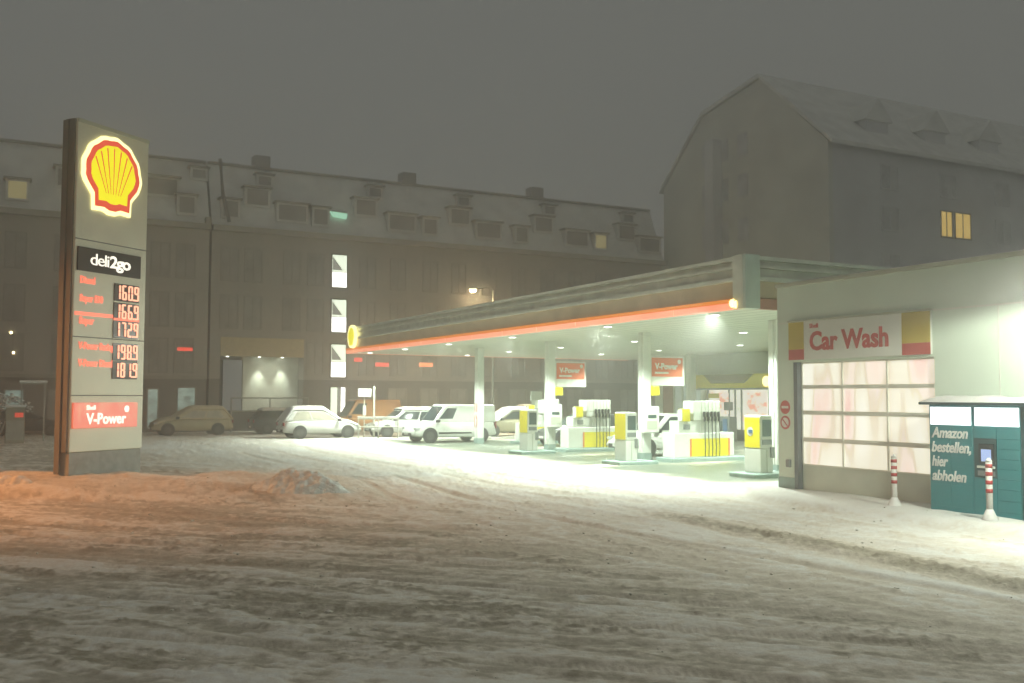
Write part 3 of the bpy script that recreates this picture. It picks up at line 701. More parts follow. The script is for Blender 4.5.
for x0, x1 in ((.03, .93), (1.0, 1.90)): MB().box(x0, x1, -.616, -.601, 1.74, 2.08).build('light_panel', M['locker_light'], lk, .01)
zz = [-.05, .22, .42, .62, .80, .98, 1.16, 1.34, 1.52, 1.73]
for ci, (x0, x1) in enumerate(((.02, .475), (.485, .945), (.985, 1.44), (1.45, 1.915))):
    for r in range(len(zz)-1):
        if ci == 2 and .62 < zz[r] < 1.5 : continue
        if ci < 2 and r in (3,5) : pass
        MB().box(x0, x1, -.612, -.601, zz[r]+.004, zz[r+1]-.004).build('compartment_door', M['teal_door'], lk, .003)
tm = MB().box(.985, 1.44, -.612, -.601, .804, 1.515).build('terminal_panel', M['teal_dark'], lk)
MB().box(1.08, 1.40, -.625, -.613, 1.05, 1.42).build('screen_bezel', M['trim_black'], tm, .01)
MB().box(1.14, 1.34, -.632, -.626, 1.10, 1.32).build('screen', M['locker_screen'], tm)
MB().box(1.07, 1.41, -.66, -.613, .98, 1.02).build('reader_shelf', M['ledge_pale'], tm)
MB().box(1.07, 1.41, -.64, -.613, .84, .93).build('slot', M['grey_slot'], tm)
for i, (t_, wd, z) in enumerate((('Amazon', .80, 1.50), ('bestellen,', .86, 1.23), ('hier', .36, .96), ('abholen', .75, .69))):
    text('lettering', t_, wd, .20, M['white_vinyl'], lk, .06, -.6125, z, .026, .22)
def make_bollard():
    b = thing('bollard', 'bollard', 'bollard', group='striped bollards along the car wash')
    MB().tube([(0,0,-.1),(0,0,1.0)], .055, 16).build('post', M['bollard_white'], b, smooth=True)
    for z in (.52, .66, .80, .93): 
        MB().tube([(0,0,z-.032),(0,0,z+.032)], .058, 16).build('stripe', M['bollard_red'], b, smooth=True)
    c = MB().tube([(0,0,1.001),(0,0,1.03),(0,0,1.065)], .062, 14, .02).build('snow_cap', M['snow_clean'], b, smooth=True)
    MB().tube([(0,0,-.05),(0,0,.10),(0,0,.22)], .17, 14, .057).build('snow_skirt', M['snow_clean'], b, smooth=True)
    return b
b0 = make_bollard(); place(b0, W(15.85, 13.95, .08)); b0['label'] = 'red and white striped bollard before the car wash door, left of the locker'
b1 = copy_tree(b0); place(b1, W(15.55, 11.62, .08)); b1.scale = (1,1,1.06); b1['label'] = 'snow dusted striped bollard in front of the locker terminal'
# ------------------------------------------------------------------ vehicles
def make_car(name, label, cat, paint, loc, rz, L=4.2, Wd=1.75, H=1.48, style='hatch', snow=1.0, group=None, lit=False):
    t = thing(name, label, cat, loc, rz, group)
    hl, hw = L/2, Wd/2; van = style == 'van'
    zb = .98 if van else .90
    if van: prof = [(-hl,.50),(-hl+.02,zb),(-.2*L,zb+.02),(.22*L,zb+.02),(.30*L,zb-.02),(.43*L,.86),(.49*L,.66),(hl,.45)]
    else: prof = [(-hl,.55),(-hl+.04,zb),(-.2*L,zb+.01),(.15*L,zb),(.26*L,zb-.03),(.42*L,.76),(.485*L,.62),(hl,.45)]
    V = []; F = []
    st = []
    xs_ = np.linspace(-hl, hl, 27)
    for x in xs_:
        z = float(np.interp(x, [p[0] for p in prof], [p[1] for p in prof])); k = abs(x)/hl
        w = hw*(1-.16*k**5); zl = .24 + .10*k**6
        z = max(z, zl+.12)
        ringp = [(-w*.90,zl),(-w*.985,zl+.08),(-w,(zl+z)/2),(-w*.985,z-.07),(-w*.93,z),(0,z+.03),(w*.93,z),(w*.985,z-.07),(w,(zl+z)/2),(w*.985,zl+.08),(w*.90,zl)]
        st.append([(x,y,q) for y,q in ringp])
    n = len(st[0]); V = [p for r in st for p in r]
    F = [(i*n+j, i*n+(j+1)%n, (i+1)*n+(j+1)%n, (i+1)*n+j) for i in range(len(st)-1) for j in range(n)] + [tuple(range(n-1,-1,-1)), tuple(range((len(st)-1)*n, len(st)*n))]
    b = MB().add(V, F); body = b.build('body', M[paint], t, smooth=True)
    # cabin
    if van: x0,x1,x2,x3 = -hl+.03, -hl+.10, .12*L, .27*L
    elif style == 'suv': x0,x1,x2,x3 = -hl+.06, -hl+.32, .06*L, .25*L
    else: x0,x1,x2,x3 = -hl+.10, -hl+.55, .02*L, .24*L
    wb, wt = hw*.93, hw*(.84 if van else .76)
    z1 = H
    def side(s, fx, fz):      # point on cabin side: fx 0..1 rear-front, fz 0..1
        xa = x0+(x1-x0)*fz; xb = x3+(x2-x3)*fz
        return Vector((xa+(xb-xa)*fx, s*(wb+(wt-wb)*fz), zb-.02+(z1-zb)*fz))
    c = MB(); c.v = [tuple(side(-1,0,0)),tuple(side(-1,1,0)),tuple(side(1,1,0)),tuple(side(1,0,0)),tuple(side(-1,0,1)),tuple(side(-1,1,1)),tuple(side(1,1,1)),tuple(side(1,0,1))]
    c.f = [(0,3,2,1),(4,5,6,7),(0,1,5,4),(1,2,6,5),(2,3,7,6),(3,0,4,7)]
    SN = 'snow_lamp_tint' if 'yellowish' in label else 'snow_clean'
    c.build('cabin', M[SN if snow >= 1.2 else paint], t, .09, True, 4)
    def pane(pts, nm='window'):
        p = [Vector(q) for q in pts]; nrm = (p[1]-p[0]).cross(p[3]-p[0]).normalized()
        ctr = sum(p, Vector())/4
        if nrm.dot(ctr - Vector((0,0,.7))) < 0: nrm = -nrm
        m_ = MB().add([tuple(q+nrm*.008) for q in p]+[tuple(q-nrm*.03) for q in p], [(0,1,2,3),(7,6,5,4),(0,1,5,4),(1,2,6,5),(2,3,7,6),(3,0,4,7)])
        return m_.build(nm, M['frost' if snow >= 1.2 else 'glass'], t)
    for s in (-1, 1):
        if van: pane([side(s,.73,.22),side(s,.95,.22),side(s,.92,.80),side(s,.74,.80)])
        else:
            pane([side(s,.10,.15),side(s,.47,.15),side(s,.47,.84),side(s,.14,.84)]); pane([side(s,.50,.15),side(s,.93,.15),side(s,.90,.84),side(s,.50,.84)])
    a, b_, c_, d_ = side(-1,1,.1), side(1,1,.1), side(1,1,.9), side(-1,1,.9)
    k = lambda p, f=.86: Vector((p.x, p.y*f, p.z))
    pane([k(a),k(b_),k(c_),k(d_)], 'windscreen')
    a, b_, c_, d_ = side(-1,0,.3), side(1,0,.3), side(1,0,.86), side(-1,0,.86)
    if not van or True: pane([k(a,.8),k(b_,.8),k(c_,.8),k(d_,.8)], 'rear_window')
    wr = .33 if van else .31
    for xw in (-.30*L, .31*L):
        for s in (-1, 1):
            MB().disc_y(xw, wr+.01, min(s*(hw-.02), s*(hw+.006)), max(s*(hw-.02), s*(hw+.006)), wr+.06, 24).build('wheel_arch', M['trim_black'], t)
            w = MB().disc_y(xw, wr, min(s*(hw-.2), s*(hw+.012)), max(s*(hw-.2), s*(hw+.012)), wr, 24).build('wheel', M['rubber'], t, .02)
            MB().disc_y(xw, wr, min(s*(hw+.013), s*(hw+.02)), max(s*(hw+.013), s*(hw+.02)), wr*.62, 20).build('rim', M['rim'], w)
    for s in (-1, 1):
        MB().box(hl*.80, hl*.955, min(s*hw*.62, s*hw*.925), max(s*hw*.62, s*hw*.925), .60, .72).build('headlight', M['head_lit' if lit else 'head_lamp'], t, .02)
        MB().box(-hl-.006, -hl+.06, min(s*hw*.66, s*hw*.86), max(s*hw*.66, s*hw*.86), .66, 1.0 if van else .84).build('tail_light', M['tail_lamp'], t, .015)
        MB().box(x3-.28, x3-.10, min(s*(hw+.0), s*(hw+.16)), max(s*(hw+.0), s*(hw+.16)), zb+.0, zb+.14).build('mirror', M['trim_black'], t, .03)
        if van: MB().box(-.18*L, .21*L, min(s*(hw-.01), s*(hw+.008)), max(s*(hw-.01), s*(hw+.008)), .42, .50).build('side_strip', M['trim_black'], t)
    MB().box(hl-.06, hl+.03, -hw*.62, hw*.62, .30, .47).build('front_bumper', M['trim_black'], t, .02)
    MB().box(-hl-.03, -hl+.06, -hw*.7, hw*.7, .30, .47).build('rear_bumper', M['trim_black'], t, .02)
    MB().box(hl+.031, hl+.04, -.25, .25, .36, .46).build('number_plate', M['sign_white'], t)
    MB().box(-hl-.04, -hl-.031, -.25, .25, .36, .46).build('number_plate', M['sign_white'], t)
    if snow > 0:
        # snow blanket following hood, windscreen and roof
        px = [x1, x1+.12, x2-.05, x2+.05]; pz = [z1, z1+.02, z1+.02, z1-.01]
        full = snow >= 1
        if full: px = [x0-.05, x1] + px[1:3] + [x3, .36*L, .47*L]; pz = [zb+.02, z1] + pz[1:3] + [zb, .82, .64]
        ns, nw = 34, 15; V = []; F = []
        sd = random.Random(name+label).randint(0, 60)
        for i in range(ns+1):
            x = px[0]+(px[-1]-px[0])*i/ns; z = float(np.interp(x, px, pz))
            f = min(1, max(0, (z-zb)/(z1-zb))); hwid = (hw*.95)*(1-f) + (wt+.01)*f
            for j in range(nw+1):
                y = (j/nw*2-1); e = (1-abs(y)**5)*(1-abs(i/ns*2-1)**10)
                th = .02 + e*(.045+.09*snow*float(fbm(x*2+sd, y*3, 3, sd)))
                V.append((x, y*hwid, z + th - (.09*abs(y)**6)))
        for i in range(ns):
            for j in range(nw): q = i*(nw+1)+j; F.append((q, q+1, q+nw+2, q+nw+1))
        me = bpy.data.meshes.new('snow_cover'); me.from_pydata(V, [], F); me.update()
        for p in me.polygons: p.use_smooth = True
        o = link('snow_cover', me, M[SN], t)
        so = o.modifiers.new('thickness', 'SOLIDIFY'); so.thickness = .05; so.offset = -1
    return t
FL = PHI + math.pi                          # nose towards -u
make_car('delivery_van', 'clean white delivery van facing left under the far end of the canopy', 'van', 'car_white', W(20.4, 45.5), FL, 4.5, 1.84, 1.86, 'van', 0)
def at(px, D): return ((px-512)/996*D, D, 0)
G = 'snow covered cars parked along the street'
make_car('parked_car', 'parked car buried in pale snow, left of the white railing', 'car', 'car_white', at(320, 54.0), PHI, 4.3, 1.76, 1.52, 'hatch', 1.2, G)
make_car('parked_van', 'van behind the white railing, orange lamplight painted into its body colour', 'van', 'car_brown_and_lamplit', at(362, 59.0), FL, 4.5, 1.85, 2.05, 'van', 0, G)
make_car('parked_car', 'white estate car with snowy roof, directly left of the white delivery van', 'car', 'car_white', at(404, 56.0), FL, 4.2, 1.8, 1.50, 'suv', .5, G)
make_car('parked_car', 'cream coloured parked car under snow, right of the white delivery van', 'car', 'car_cream', at(508, 57.5), FL, 4.3, 1.78, 1.5, 'hatch', 1.0, G)
make_car('parked_car', 'brown parked car farther back, behind the second service post', 'car', 'car_brown_and_lamplit', at(525, 63.0), FL, 4.3, 1.8, 1.62, 'suv', .4, G)
make_car('parked_car', 'parked car under a thick yellowish snow blanket, right of the price totem', 'car', 'car_cream', at(192, 57.5), FL, 4.5, 1.78, 1.48, 'hatch', 1.2, G)  # yellow of the blanket is lamp light put into its colour
make_car('parked_car', 'dark parked car just left of the price totem', 'car', 'car_dark', at(26, 56.0), PHI, 4.2, 1.76, 1.42, 'hatch', .0, G, True)
make_car('parked_car', 'dark parked car half hidden behind the white snow covered car, right of the ramp railing', 'car', 'car_dark', at(284, 60.0), PHI, 3.9, 1.7, 1.4, 'hatch', .3, G)
make_car('customer_car', 'white car refuelling behind the near yellow pump', 'car', 'car_white', W(23.4, 31.8), FL, 4.3, 1.78, 1.62, 'suv', 0, 'cars at the pumps')
make_car('customer_car', 'dark car standing behind the second canopy column', 'car', 'car_dark', W(24.4, 39.6), FL, 4.1, 1.75, 1.46, 'hatch', 0, 'cars at the pumps')

# ------------------------------------------------------------------ buildings
def window(parent, x, z, w, h, y=0.0, glass='win_glass', frame='win_frame', cross=True):
    f = MB(); t = .09
    f.box(x-t, x+w+t, y-.05, y-.002, z+h, z+h+t).box(x-t, x+w+t, y-.09, y-.002, z-t, z).box(x-t, x, y-.05, y-.002, z, z+h).box(x+w, x+w+t, y-.05, y-.002, z, z+h)
    if cross: f.box(x+w/2-.035, x+w/2+.035, y-.045, y-.011, z, z+h)
    fo = f.build('window', M[frame], parent)
    MB().box(x, x+w, y-.010, y-.003, z, z+h).build('pane', M[glass], fo)
    return fo
FV = 64.0
def mansard(parent, x0, x1, zc=12.65, zt=17.9):
    MB().prism_x([(0.0, zc+.35), (1.9, zt-.6), (4.2, zt), (9.5, zt), (11.5, zc+.35)], x0, x1).build('roof', M['roof'], parent)
    MB().box(x0, x1, -.45, .2, zc, zc+.34).build('cornice', M['cornice'], parent)
    MB().box(x0, x1, 1.75, 1.95, zt-.62, zt-.45).build('roof_edge', M['cornice'], parent)
def dormer(parent, x, z, w=1.5, h=1.25, glass='win_glass'):
    y = (z-13)/(17.3-13)*1.9
    d = MB().box(x-w/2, x+w/2, y-.15, y+1.3, z, z+h).build('dormer', M['dormer'], parent)
    MB().box(x-w/2-.12, x+w/2+.12, y-.3, y+1.4, z+h+.002, z+h+.12).build('dormer_roof', M['cornice'], d)
    MB().box(x-w/2+.15, x+w/2-.15, y-.165, y-.152, z+.15, z+h-.12).build('pane', M[glass], d)
def house(name, label, u0, u1, wallm):
    return thing(name, label, 'apartment building', W(u0, FV), PHI)
# left house
UA = -30.0
ha = house('apartment_house', 'hazy apartment block with mansard roof behind the price totem, farthest left', UA, 12.2, 'facade')
LA = 42.1
MB().box(0, LA, 0, 12, 3.3, 12.65).build('wall', M['facade'], ha); MB().box(0, LA, .05, 12, 0, 3.299).build('ground_floor_wall', M['facade_base'], ha)
MB().box(0, LA, -.12, .0, 3.25, 3.45).build('string_course', M['cornice'], ha)
mansard(ha, 0, LA)
for k, u in enumerate((-12, -9.4, -6.8, -4, -1.2, 1.2, 3.8, 6.4, 9.2, 10.7)):
    x = u-UA
    for z in (9.6, 6.55, 3.7): window(ha, x-.5, z, 1.0, 2.0)
    if u in (1.2,): window(ha, x-.3, .4, .9, 2.1, .05, 'win_teal', cross=False)
    elif u == 9.2: window(ha, x-.55, .3, .55, 2.3, .05, 'win_teal', cross=False)
    elif u == 10.7: 
        window(ha, x-.3, .5, 1.0, 2.2, .05, 'win_teal', cross=False)
        MB().box(x-.4, x+.5, -.06, -.02, 5.0, 5.2).build('painted_reflection', M['red_reflect'], ha)  # glowing strip stands in for a reflection in the glass
    else: window(ha, x-.6, .5, 1.2, 2.0, .05)
    dormer(ha, x, 13.5 if k % 2 else 14.6, 1.25 if u == 1.2 else 1.2 + .5*(k % 3), glass=['win_glass','win_glass','win_dimwarm'][1 if u != 1.2 else 2])
    if k % 3 == 0: dormer(ha, x+.9, 16.0, 1.1, .8)
for px_, z_ in ((1.05, 5.75), (1.2, 4.6)): MB().box(px_-UA, px_-UA+.10, -.075, -.05, z_, z_+.12).build('lit_lamp', M['street_lens'], ha)
MB().box(LA-.3, LA-.05, -.5, 11, 12.7, 13.4).build('parapet', M['cornice'], ha)
# right house with the stairwell and the passage
UB = 12.25
hb = house('apartment_house', 'long hazy apartment block with a bright stairwell window strip and lit passage, behind the canopy', UB, 47, 'facade')
LB = 35.0; P0, P1 = 12.9-UB, 18.25-UB
w = MB(); w.box(0, LB, 0, 12, 5.95, 12.65).box(0, P0, 0, 12, 3.3, 5.949).box(P1, LB, 0, 12, 3.3, 5.949); w.build('wall', M['facade_dark'], hb)
w = MB(); w.box(0, P0, .05, 12, 0, 3.299).box(P1, LB, .05, 12, 0, 3.299); w.build('ground_floor_wall', M['facade_base'], hb)
mansard(hb, 0, LB)
MB().box(P0, P1, -.06, .5, 4.75, 5.94).build('passage_beam', M['beam'], hb)
MB().box(P0, P1, .5, 8, 4.78, 5.9).build('passage_ceiling', M['passage_white'], hb)
MB().box(14.62-UB, P1, 1.3, 1.6, 0, 4.77).build('passage_wall', M['passage_white'], hb)
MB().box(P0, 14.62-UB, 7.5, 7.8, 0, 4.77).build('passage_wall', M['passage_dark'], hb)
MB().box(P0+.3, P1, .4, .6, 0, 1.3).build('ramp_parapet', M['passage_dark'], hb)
for x in (15.6-UB, 17.1-UB, 13.6-UB):
    s = MB().disc_y(0, 0, -.03, 0, .09, 12).build('passage_light', M['lens'], hb); s.location = (x, 1.0 if x > 2 else 1.2, 4.77); s.rotation_euler = (math.pi/2, 0, 0)
    if x > 2:
        l = bpy.data.lights.new('passage_lamp', 'SPOT'); l.energy = 520; l.color = (.92, 1, .82); l.spot_size = math.radians(58); l.spot_blend = .8; l.shadow_soft_size = .05
        o = bpy.data.objects.new('passage_lamp', l); C.objects.link(o); o.parent = hb; o.location = (x, .88, 4.72)
lamp_area('added_passage_fill', (16.4-UB, .05, 4.68), 25, .3, (.92, 1, .82), hb)  # no fixture here; fill light added to brighten the passage
xs_ = 20.1-UB
for i, (z, h) in enumerate(((9.5, 2.15), (6.5, 2.15), (3.5, 2.15), (.7, 2.1))):
    f = MB().box(xs_-.08, xs_+1.08, -.05, -.002, z+h, z+h+.08).box(xs_-.08, xs_+1.08, -.05, -.002, z-.08, z).box(xs_-.08, xs_, -.05, -.002, z, z+h).box(xs_+1., xs_+1.08, -.05, -.002, z, z+h).build('stair_window', M['facade_base'], hb)
    if i < 3:
        MB().box(xs_, xs_+1, -.012, -.003, z, z+h*.46).build('lower_pane', M['stair_white'], f)
        MB().box(xs_, xs_+1, -.012, -.003, z+h*.46+.04, z+h).build('upper_pane', M['stair_upper'], f)
        MB().prism([(xs_+.04, z+h*.95), (xs_+.04, z+h*.53), (xs_+.74, z+h*.53)], -.02, -.0125).build('stair_flight', M['stair_grey'], f)
    else:
        MB().box(xs_, xs_+.45, -.012, -.003, z, z+h).build('left_pane', M['stair_upper'], f); MB().box(xs_+.46, xs_+.7, -.012, -.003, z+.5, z+h).build('middle_pane', M['stair_grey'], f)
        MB().box(xs_+.71, xs_+1, -.012, -.003, z, z+h).build('right_pane', M['stair_white'], f)
for k, u in enumerate((13.4, 14.9, 17.4, 19, 22.6, 24.8, 27.2, 29.4, 31.8, 34.2, 36.6, 39, 41.4, 43.8, 46)):
    x = u-UB
    for z in (9.6, 6.55, 3.7):
        if z == 3.7 and u < 19: continue
        window(hb, x-.5, z, 1.0, 2.0)
    if u > 20: window(hb, x-.6, .5, 1.2, 2.2, .05)
    dormer(hb, x + (.3 if k % 2 else 0), (13.5, 14.5, 13.6)[k % 3], 1.2+.45*(k*7 % 3), glass='win_dimwarm' if u == 41.4 else 'win_glass')
    if k % 3 == 1: dormer(hb, x+.9, 16.0, 1.1, .8)
f = MB().box(20.2-UB, 21.2-UB, .5, .95, 14.6, 14.72).build('skylight', M['cornice'], hb)
MB().prism([(20.2-UB, 14.3),(21.15-UB, 14.2),(21.2-UB, 14.55),(20.0-UB, 14.62)], .28, .45).build('lit_pane', M['win_sky'], f)
for u, z, wd, m_ in ((21.7, 4.55, .55, 'red_reflect'), (23.2, 4.25, .95, 'red_reflect'), (26.4, 4.3, 1.0, 'orange_reflect')):
    MB().box(u-UB, u-UB+wd, -.055, -.012, z, z+.26).build('painted_reflection', M[m_], hb)  # glowing strips stand in for canopy reflections in the panes
MB().tube([(.35, -.30, 17.2), (.55, -.32, 15.0), (.95, -.45, 13.2)], .12, 8).build('rain_pipe', M['facade_base'], hb)
for u in (16, 27, 38): MB().box(u-UB, u-UB+1.1, 5, 6, 17.7, 19.0).build('chimney', M['facade_dark'], hb)
# gabled house behind the car wash
GU, GV = 49.5, 48.6
hg = thing('gabled_house', 'tall hazy gabled apartment house behind the car wash, fading into the night', 'apartment building', W(GU, GV), PHI)
GW, GE, GP = 18.4, 19.5, 25.6
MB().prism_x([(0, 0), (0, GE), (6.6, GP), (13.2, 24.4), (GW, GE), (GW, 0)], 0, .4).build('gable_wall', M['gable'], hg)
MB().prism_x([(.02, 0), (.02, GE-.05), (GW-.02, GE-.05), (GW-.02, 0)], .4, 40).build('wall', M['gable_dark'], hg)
r = MB(); 
for (ya, za), (yb, zb_) in (((-.5, GE-.3), (6.6, GP)), ((6.6, GP), (13.2, 24.4)), ((13.2, 24.4), (GW+.4, GE-.3))):
    r.prism_x([(ya, za+.05), (yb, zb_+.05), (yb, zb_+.35), (ya, za+.35)], -.2, 40)
r.build('roof', M['roof'], hg)
for x in (6, 12, 18, 25, 32):
    d = MB().prism_x([(1.2, GE+.2), (1.2, GE+2.4), (3.8, GE+2.4), (3.8, GE+.2)], x-1.1, x+1.1).build('dormer', M['gable_dark'], hg)
    MB().prism([(x-1.4, GE+2.4), (x, GE+4.0), (x+1.4, GE+2.4)], 1.0, 5).build('dormer_roof', M['roof'], d)
for y in (8.0, 10.2, 12.2):
    for z in (4, 7.3, 10.6, 13.9, 17.2, 20.3):
        if y > 9 or z < 30: 
            MB().box(-.06, -.005, y, y+1.1, z, z+1.7).build('window', M['win_hazed'], hg)
MB().box(-.9, -.01, 10.9, 11.9, 3, 22).build('balcony_shaft', M['gable_dark'], hg)
for x in (5, 11, 17, 23, 29):
    for z in (4, 7.3, 10.6, 13.9, 16.8):
        if x == 11 and z == 13.9:
            f = window(hg, x, z, 1.1, 1.8, .02, 'win_warm'); window(hg, x+1.5, z, 1.6, 1.8, .02, 'win_warm')
        else: window(hg, x, z, 1.6, 1.6, .02, 'win_hazed', 'gable_side')

# ------------------------------------------------------------------ street things
def street_lamp(name, label, x, y, z, rz, arm, lens, tilt=.06, head=1.0):
    t = thing(name, label, 'street lamp', (x, y, 0), rz)
    MB().tube([(0,0,-.1),(0,0,4.5),(0,0,z-.1)], .085, 10, .05).build('pole', M['pole'], t, smooth=True)
    MB().tube([(0,0,z-.12),(-.15,0,z+.05),(-arm*.5,0,z+.08),(-arm,0,z+.02)], .035, 8).build('arm', M['pole'], t, smooth=True)
    MB().box(-arm-.55*head, -arm+.05, -.14, .14, z-.02, z+.10).build('lamp_head', M['pole'], t, .03)
    MB().disc_y(0, 0, -.06, .05, .22*head, 16, .13*head).build('lens', M[lens], t).location = (-arm-.28*head, 0, z-.08)
    return t
sl = street_lamp('street_lamp', 'lit street lamp on a thin pole behind the canopy roof', (493-512)/996*60, 60.0, 8.75, 0, .95, 'street_lens')
lamp_area('street_lamp_light', (-1.2, 0, 8.6), 1500, .4, (1, .72, .38), sl)
so = street_lamp('assumed_sodium_lamp', 'assumed orange sodium street lamp out of view, over the snow bank', -22.0, 19.5, 8.5, math.pi, 1.5, 'sodium_lens')  # lamp outside the view, assumed from the orange light on the bank
l = bpy.data.lights.new('assumed_sodium_light', 'SPOT'); l.energy = SODIUM_W; l.color = (1, .36, .09); l.spot_size = math.radians(74); l.spot_blend = .85; l.shadow_soft_size = .2
o = bpy.data.objects.new('assumed_sodium_light', l); C.objects.link(o); o.parent = so; o.location = (-1.8, 0, 8.3)
o.rotation_euler = (Matrix.Rotation(-math.pi, 3, 'Z') @ (Vector((-12.3, 20.8, .2)) - Vector((-20.2, 19.5, 8.3)))).to_track_quat('-Z', 'Y').to_euler()
added_lamp = street_lamp('street_lamp', 'tall assumed street lamp out of view, added over the road nearest the viewer', -1.5, -7.0, 9.5, math.pi/2, 1.6, 'street_lens')  # unseen lamp behind the camera, added to brighten foreground and car wash front
l = bpy.data.lights.new('added_road_light', 'SPOT'); l.energy = ADDED_ROAD_W; l.color = (1, .98, .90); l.spot_size = math.radians(168); l.spot_blend = .3; l.shadow_soft_size = .3
o = bpy.data.objects.new('added_road_light', l); C.objects.link(o); o.parent = added_lamp; o.location = (-1.88, 0, 9.3)
cb = thing('street_cabinet', 'grey street cabinet with a small red sticker and snow on top, at the far left', 'cabinet', at(16.5, 46.5), PHI)
MB().box(-.40, .40, -.2, .2, 0, 1.66).build('body', M['cabinet'], cb, .02)
MB().box(-.02, .34, -.212, -.201, 1.2, 1.42).build('red_sticker', M['sticker_red'], cb)  # sticker, given a glow though it is no lamp
MB().box(-.36, .36, -.208, -.201, .15, 1.05).build('door', M['rail_grey'], cb)
MB().box(-.43, .43, -.23, .23, 1.661, 1.78).build('snow_cap', M['snow_clean'], cb, .05)
gf = thing('advert_frame', 'thin upright metal frame with snow on its top bar, behind the street cabinet', 'frame', at(34, 48.5), PHI)
for x in (-.52, .50): MB().box(x-.03, x+.03, -.04, .04, 0, 2.75).build('post', M['rail_grey'], gf)
MB().box(-.6, .6, -.06, .06, 2.751, 2.83).build('top_bar', M['rail_grey'], gf)
MB().box(-.62, .62, -.08, .08, 2.831, 2.95).build('snow_cap', M['snow_clean'], gf, .04)
wr = thing('white_railing', 'white tubular railing between the snow covered car and the estate car', 'railing', at(379, 53.0), PHI*.4)
for x in (-1.05, 0, 1.05): MB().tube([(x,0,-.05),(x,0,1.05)], .035, 8).build('post', M['rail_white'], wr)
for z in (1.05, .62): MB().tube([(-1.1,0,z),(1.1,0,z)], .04, 8).build('rail', M['rail_white'], wr)
MB().box(-1.1, 1.1, -.05, .05, 1.09, 1.16).build('snow_cap', M['snow_clean'], wr, .03)
pr = thing('ramp_railing', 'grey railing before the lit passage', 'railing', W(13.3, 62.4), PHI)
for x in (0, 2.4, 4.8): MB().tube([(x,0,0),(x,0,2.1)], .05, 8).build('post', M['rail_grey'], pr)
for z in (2.1, 1.3): MB().tube([(0,0,z),(4.8,0,z)], .045, 8).build('rail', M['rail_grey'], pr)
for lab, px, D, zc, wd, hh, tall in (('small white sign plate on a post above the orange lit van', 365, 54, 2.42, .74, .42, 2.2), ('small white sign plate on a post left of the second canopy column', 536.5, 45, 2.28, .58, .40, 1.7)):
    s = thing('sign_plate', lab, 'sign', at(px, D), PHI, 'white sign plates on posts')
    MB().tube([(0, .05, 0), (0, .05, zc)], .03, 8).build('post', M['rail_white'], s)
    MB().box(-.09, .09, -.02, .03, 1.2, 1.75).build('post_box', M['sign_white'], s, .01)
    MB().box(-wd/2, wd/2, -.03, .018, zc-hh/2, zc+hh/2).build('plate', M['sign_white'], s, .01)
pb = thing('sign_post', 'thin cream post right of the white sign plate by the orange lit van', 'post', at(374.5, 54.5), 0)
MB().tube([(0,0,0),(0,0,2.7)], .06, 8).build('pole', M['rail_white'], pb)
MB().tube([(0,0,2.7),(0,0,2.76)], .075, 8).build('cap', M['rail_white'], pb)
# bare snowy bush at the left edge
def bush(name, label, loc, h, seed, n=46):
    rs = random.Random(seed); t = thing(name, label, 'bush', loc)
    b = MB(); tips = []
    def grow(p, d, l, r, k):
        q = p + d*l; b.tube([tuple(p), tuple((p+q)/2 + Vector((rs.uniform(-.05,.05), rs.uniform(-.05,.05), 0))), tuple(q)], r, 5, r*.6); tips.append(q)
        if k:
            for _ in range(rs.choice((2, 3, 3))): grow(q, (d + Vector((rs.uniform(-.9,.9), rs.uniform(-.9,.9), rs.uniform(-.2,.6)))).normalized(), l*.68, r*.6, k-1)
    for _ in range(5): grow(Vector((rs.uniform(-.2,.2), rs.uniform(-.2,.2), 0)), Vector((rs.uniform(-.5,.5), rs.uniform(-.5,.5), 1)).normalized(), h*.36, .035, 4)
    b.build('trunk', M['twig'], t)
    s = MB()
    for q in tips:
        r = rs.uniform(.03, .09)
        s.add([(q.x+a*r*1.4, q.y+c*r, q.z+e*r*.7) for a, c, e in ((1,0,0),(0,1,0),(-1,0,0),(0,-1,0),(0,0,1),(0,0,-.5))], [(0,1,4),(1,2,4),(2,3,4),(3,0,4),(1,0,5),(2,1,5),(3,2,5),(0,3,5)])
    s.build('crown', M['snow_clean'], t, smooth=True)
bush('snowy_bush', 'bare bush dusted with snow at the far left edge, behind the cabinet', at(-4, 51.5), 2.6, 5)

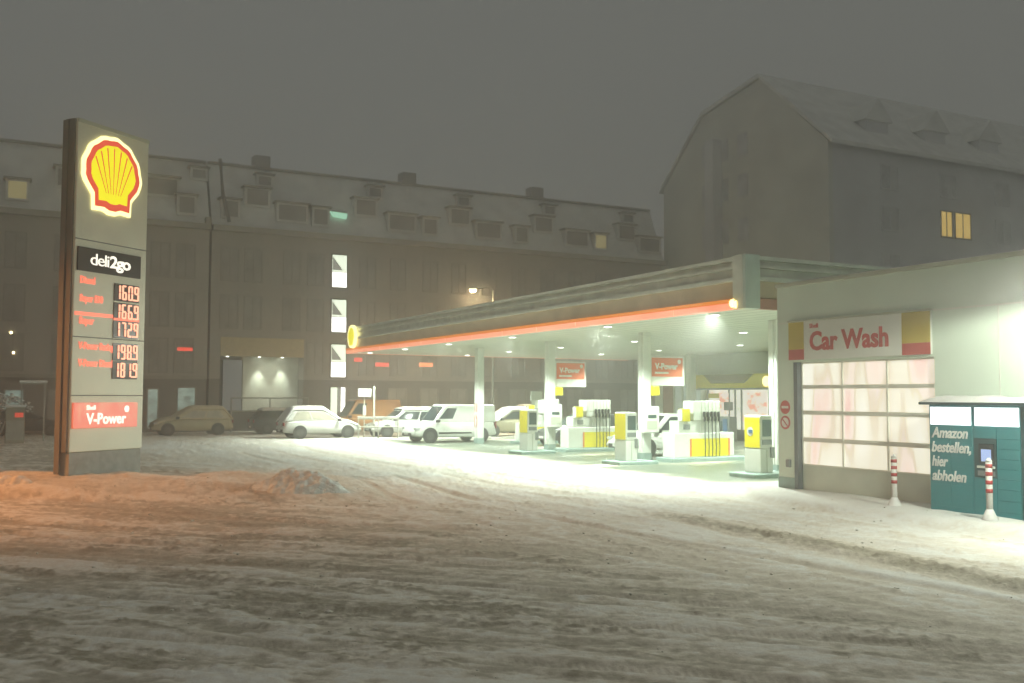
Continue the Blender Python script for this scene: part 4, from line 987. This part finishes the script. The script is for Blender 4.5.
# ------------------------------------------------------------------ air, sky, camera
hz = MB().box(-150, 150, -150, 150, -1.3, 30).build('haze', bpy.data.materials.new('haze_air')); tag(hz, kind='stuff')
nt, N, L = nodes(hz.data.materials[0]); N.clear()
ou = N.new('ShaderNodeOutputMaterial'); pv = N.new('ShaderNodeVolumePrincipled')
pv.inputs['Color'].default_value = (.97, .97, .96, 1); pv.inputs['Density'].default_value = HAZE; pv.inputs['Anisotropy'].default_value = HAZE_G
L.new(pv.outputs[0], ou.inputs['Volume'])
wd = bpy.data.worlds.new('World'); bpy.context.scene.world = wd; wd.use_nodes = True
nt = wd.node_tree; N = nt.nodes; L = nt.links; bg = N['Background']
sky = N.new('ShaderNodeTexSky'); sky.sky_type = 'NISHITA'; sky.sun_disc = False; sky.sun_elevation = math.radians(2); sky.sun_rotation = math.radians(200)
bs = N.new('ShaderNodeBackground'); L.new(sky.outputs['Color'], bs.inputs['Color']); bs.inputs['Strength'].default_value = .002
bg.inputs['Color'].default_value = (SKY[0], SKY[1], SKY[2], 1); bg.inputs['Strength'].default_value = 1.0
ad = N.new('ShaderNodeAddShader'); L.new(bg.outputs[0], ad.inputs[0]); L.new(bs.outputs[0], ad.inputs[1]); L.new(ad.outputs[0], N['World Output'].inputs['Surface'])
cam = bpy.data.cameras.new('camera'); co = bpy.data.objects.new('camera', cam); C.objects.link(co)
cam.sensor_width = 36; cam.lens = 35.0; cam.clip_end = 800; cam.clip_start = .1
pitch = math.atan(55/996)
co.matrix_world = Matrix.Translation((0, 0, 2.25)) @ Matrix.Rotation(math.pi/2 + pitch, 4, 'X') @ Matrix.Rotation(math.radians(ROLL), 4, 'Z')
sc = bpy.context.scene; sc.camera = co
sc.render.engine = 'CYCLES'
cy = sc.cycles; cy.use_denoising = True; cy.max_bounces = 6; cy.diffuse_bounces = 3; cy.glossy_bounces = 3; cy.volume_bounces = 2; cy.transmission_bounces = 3
cy.sample_clamp_indirect = 4; cy.caustics_reflective = False; cy.caustics_refractive = False
vs = sc.view_settings; vs.view_transform = 'Standard'; vs.look = 'None'; vs.exposure = 0; vs.gamma = 1
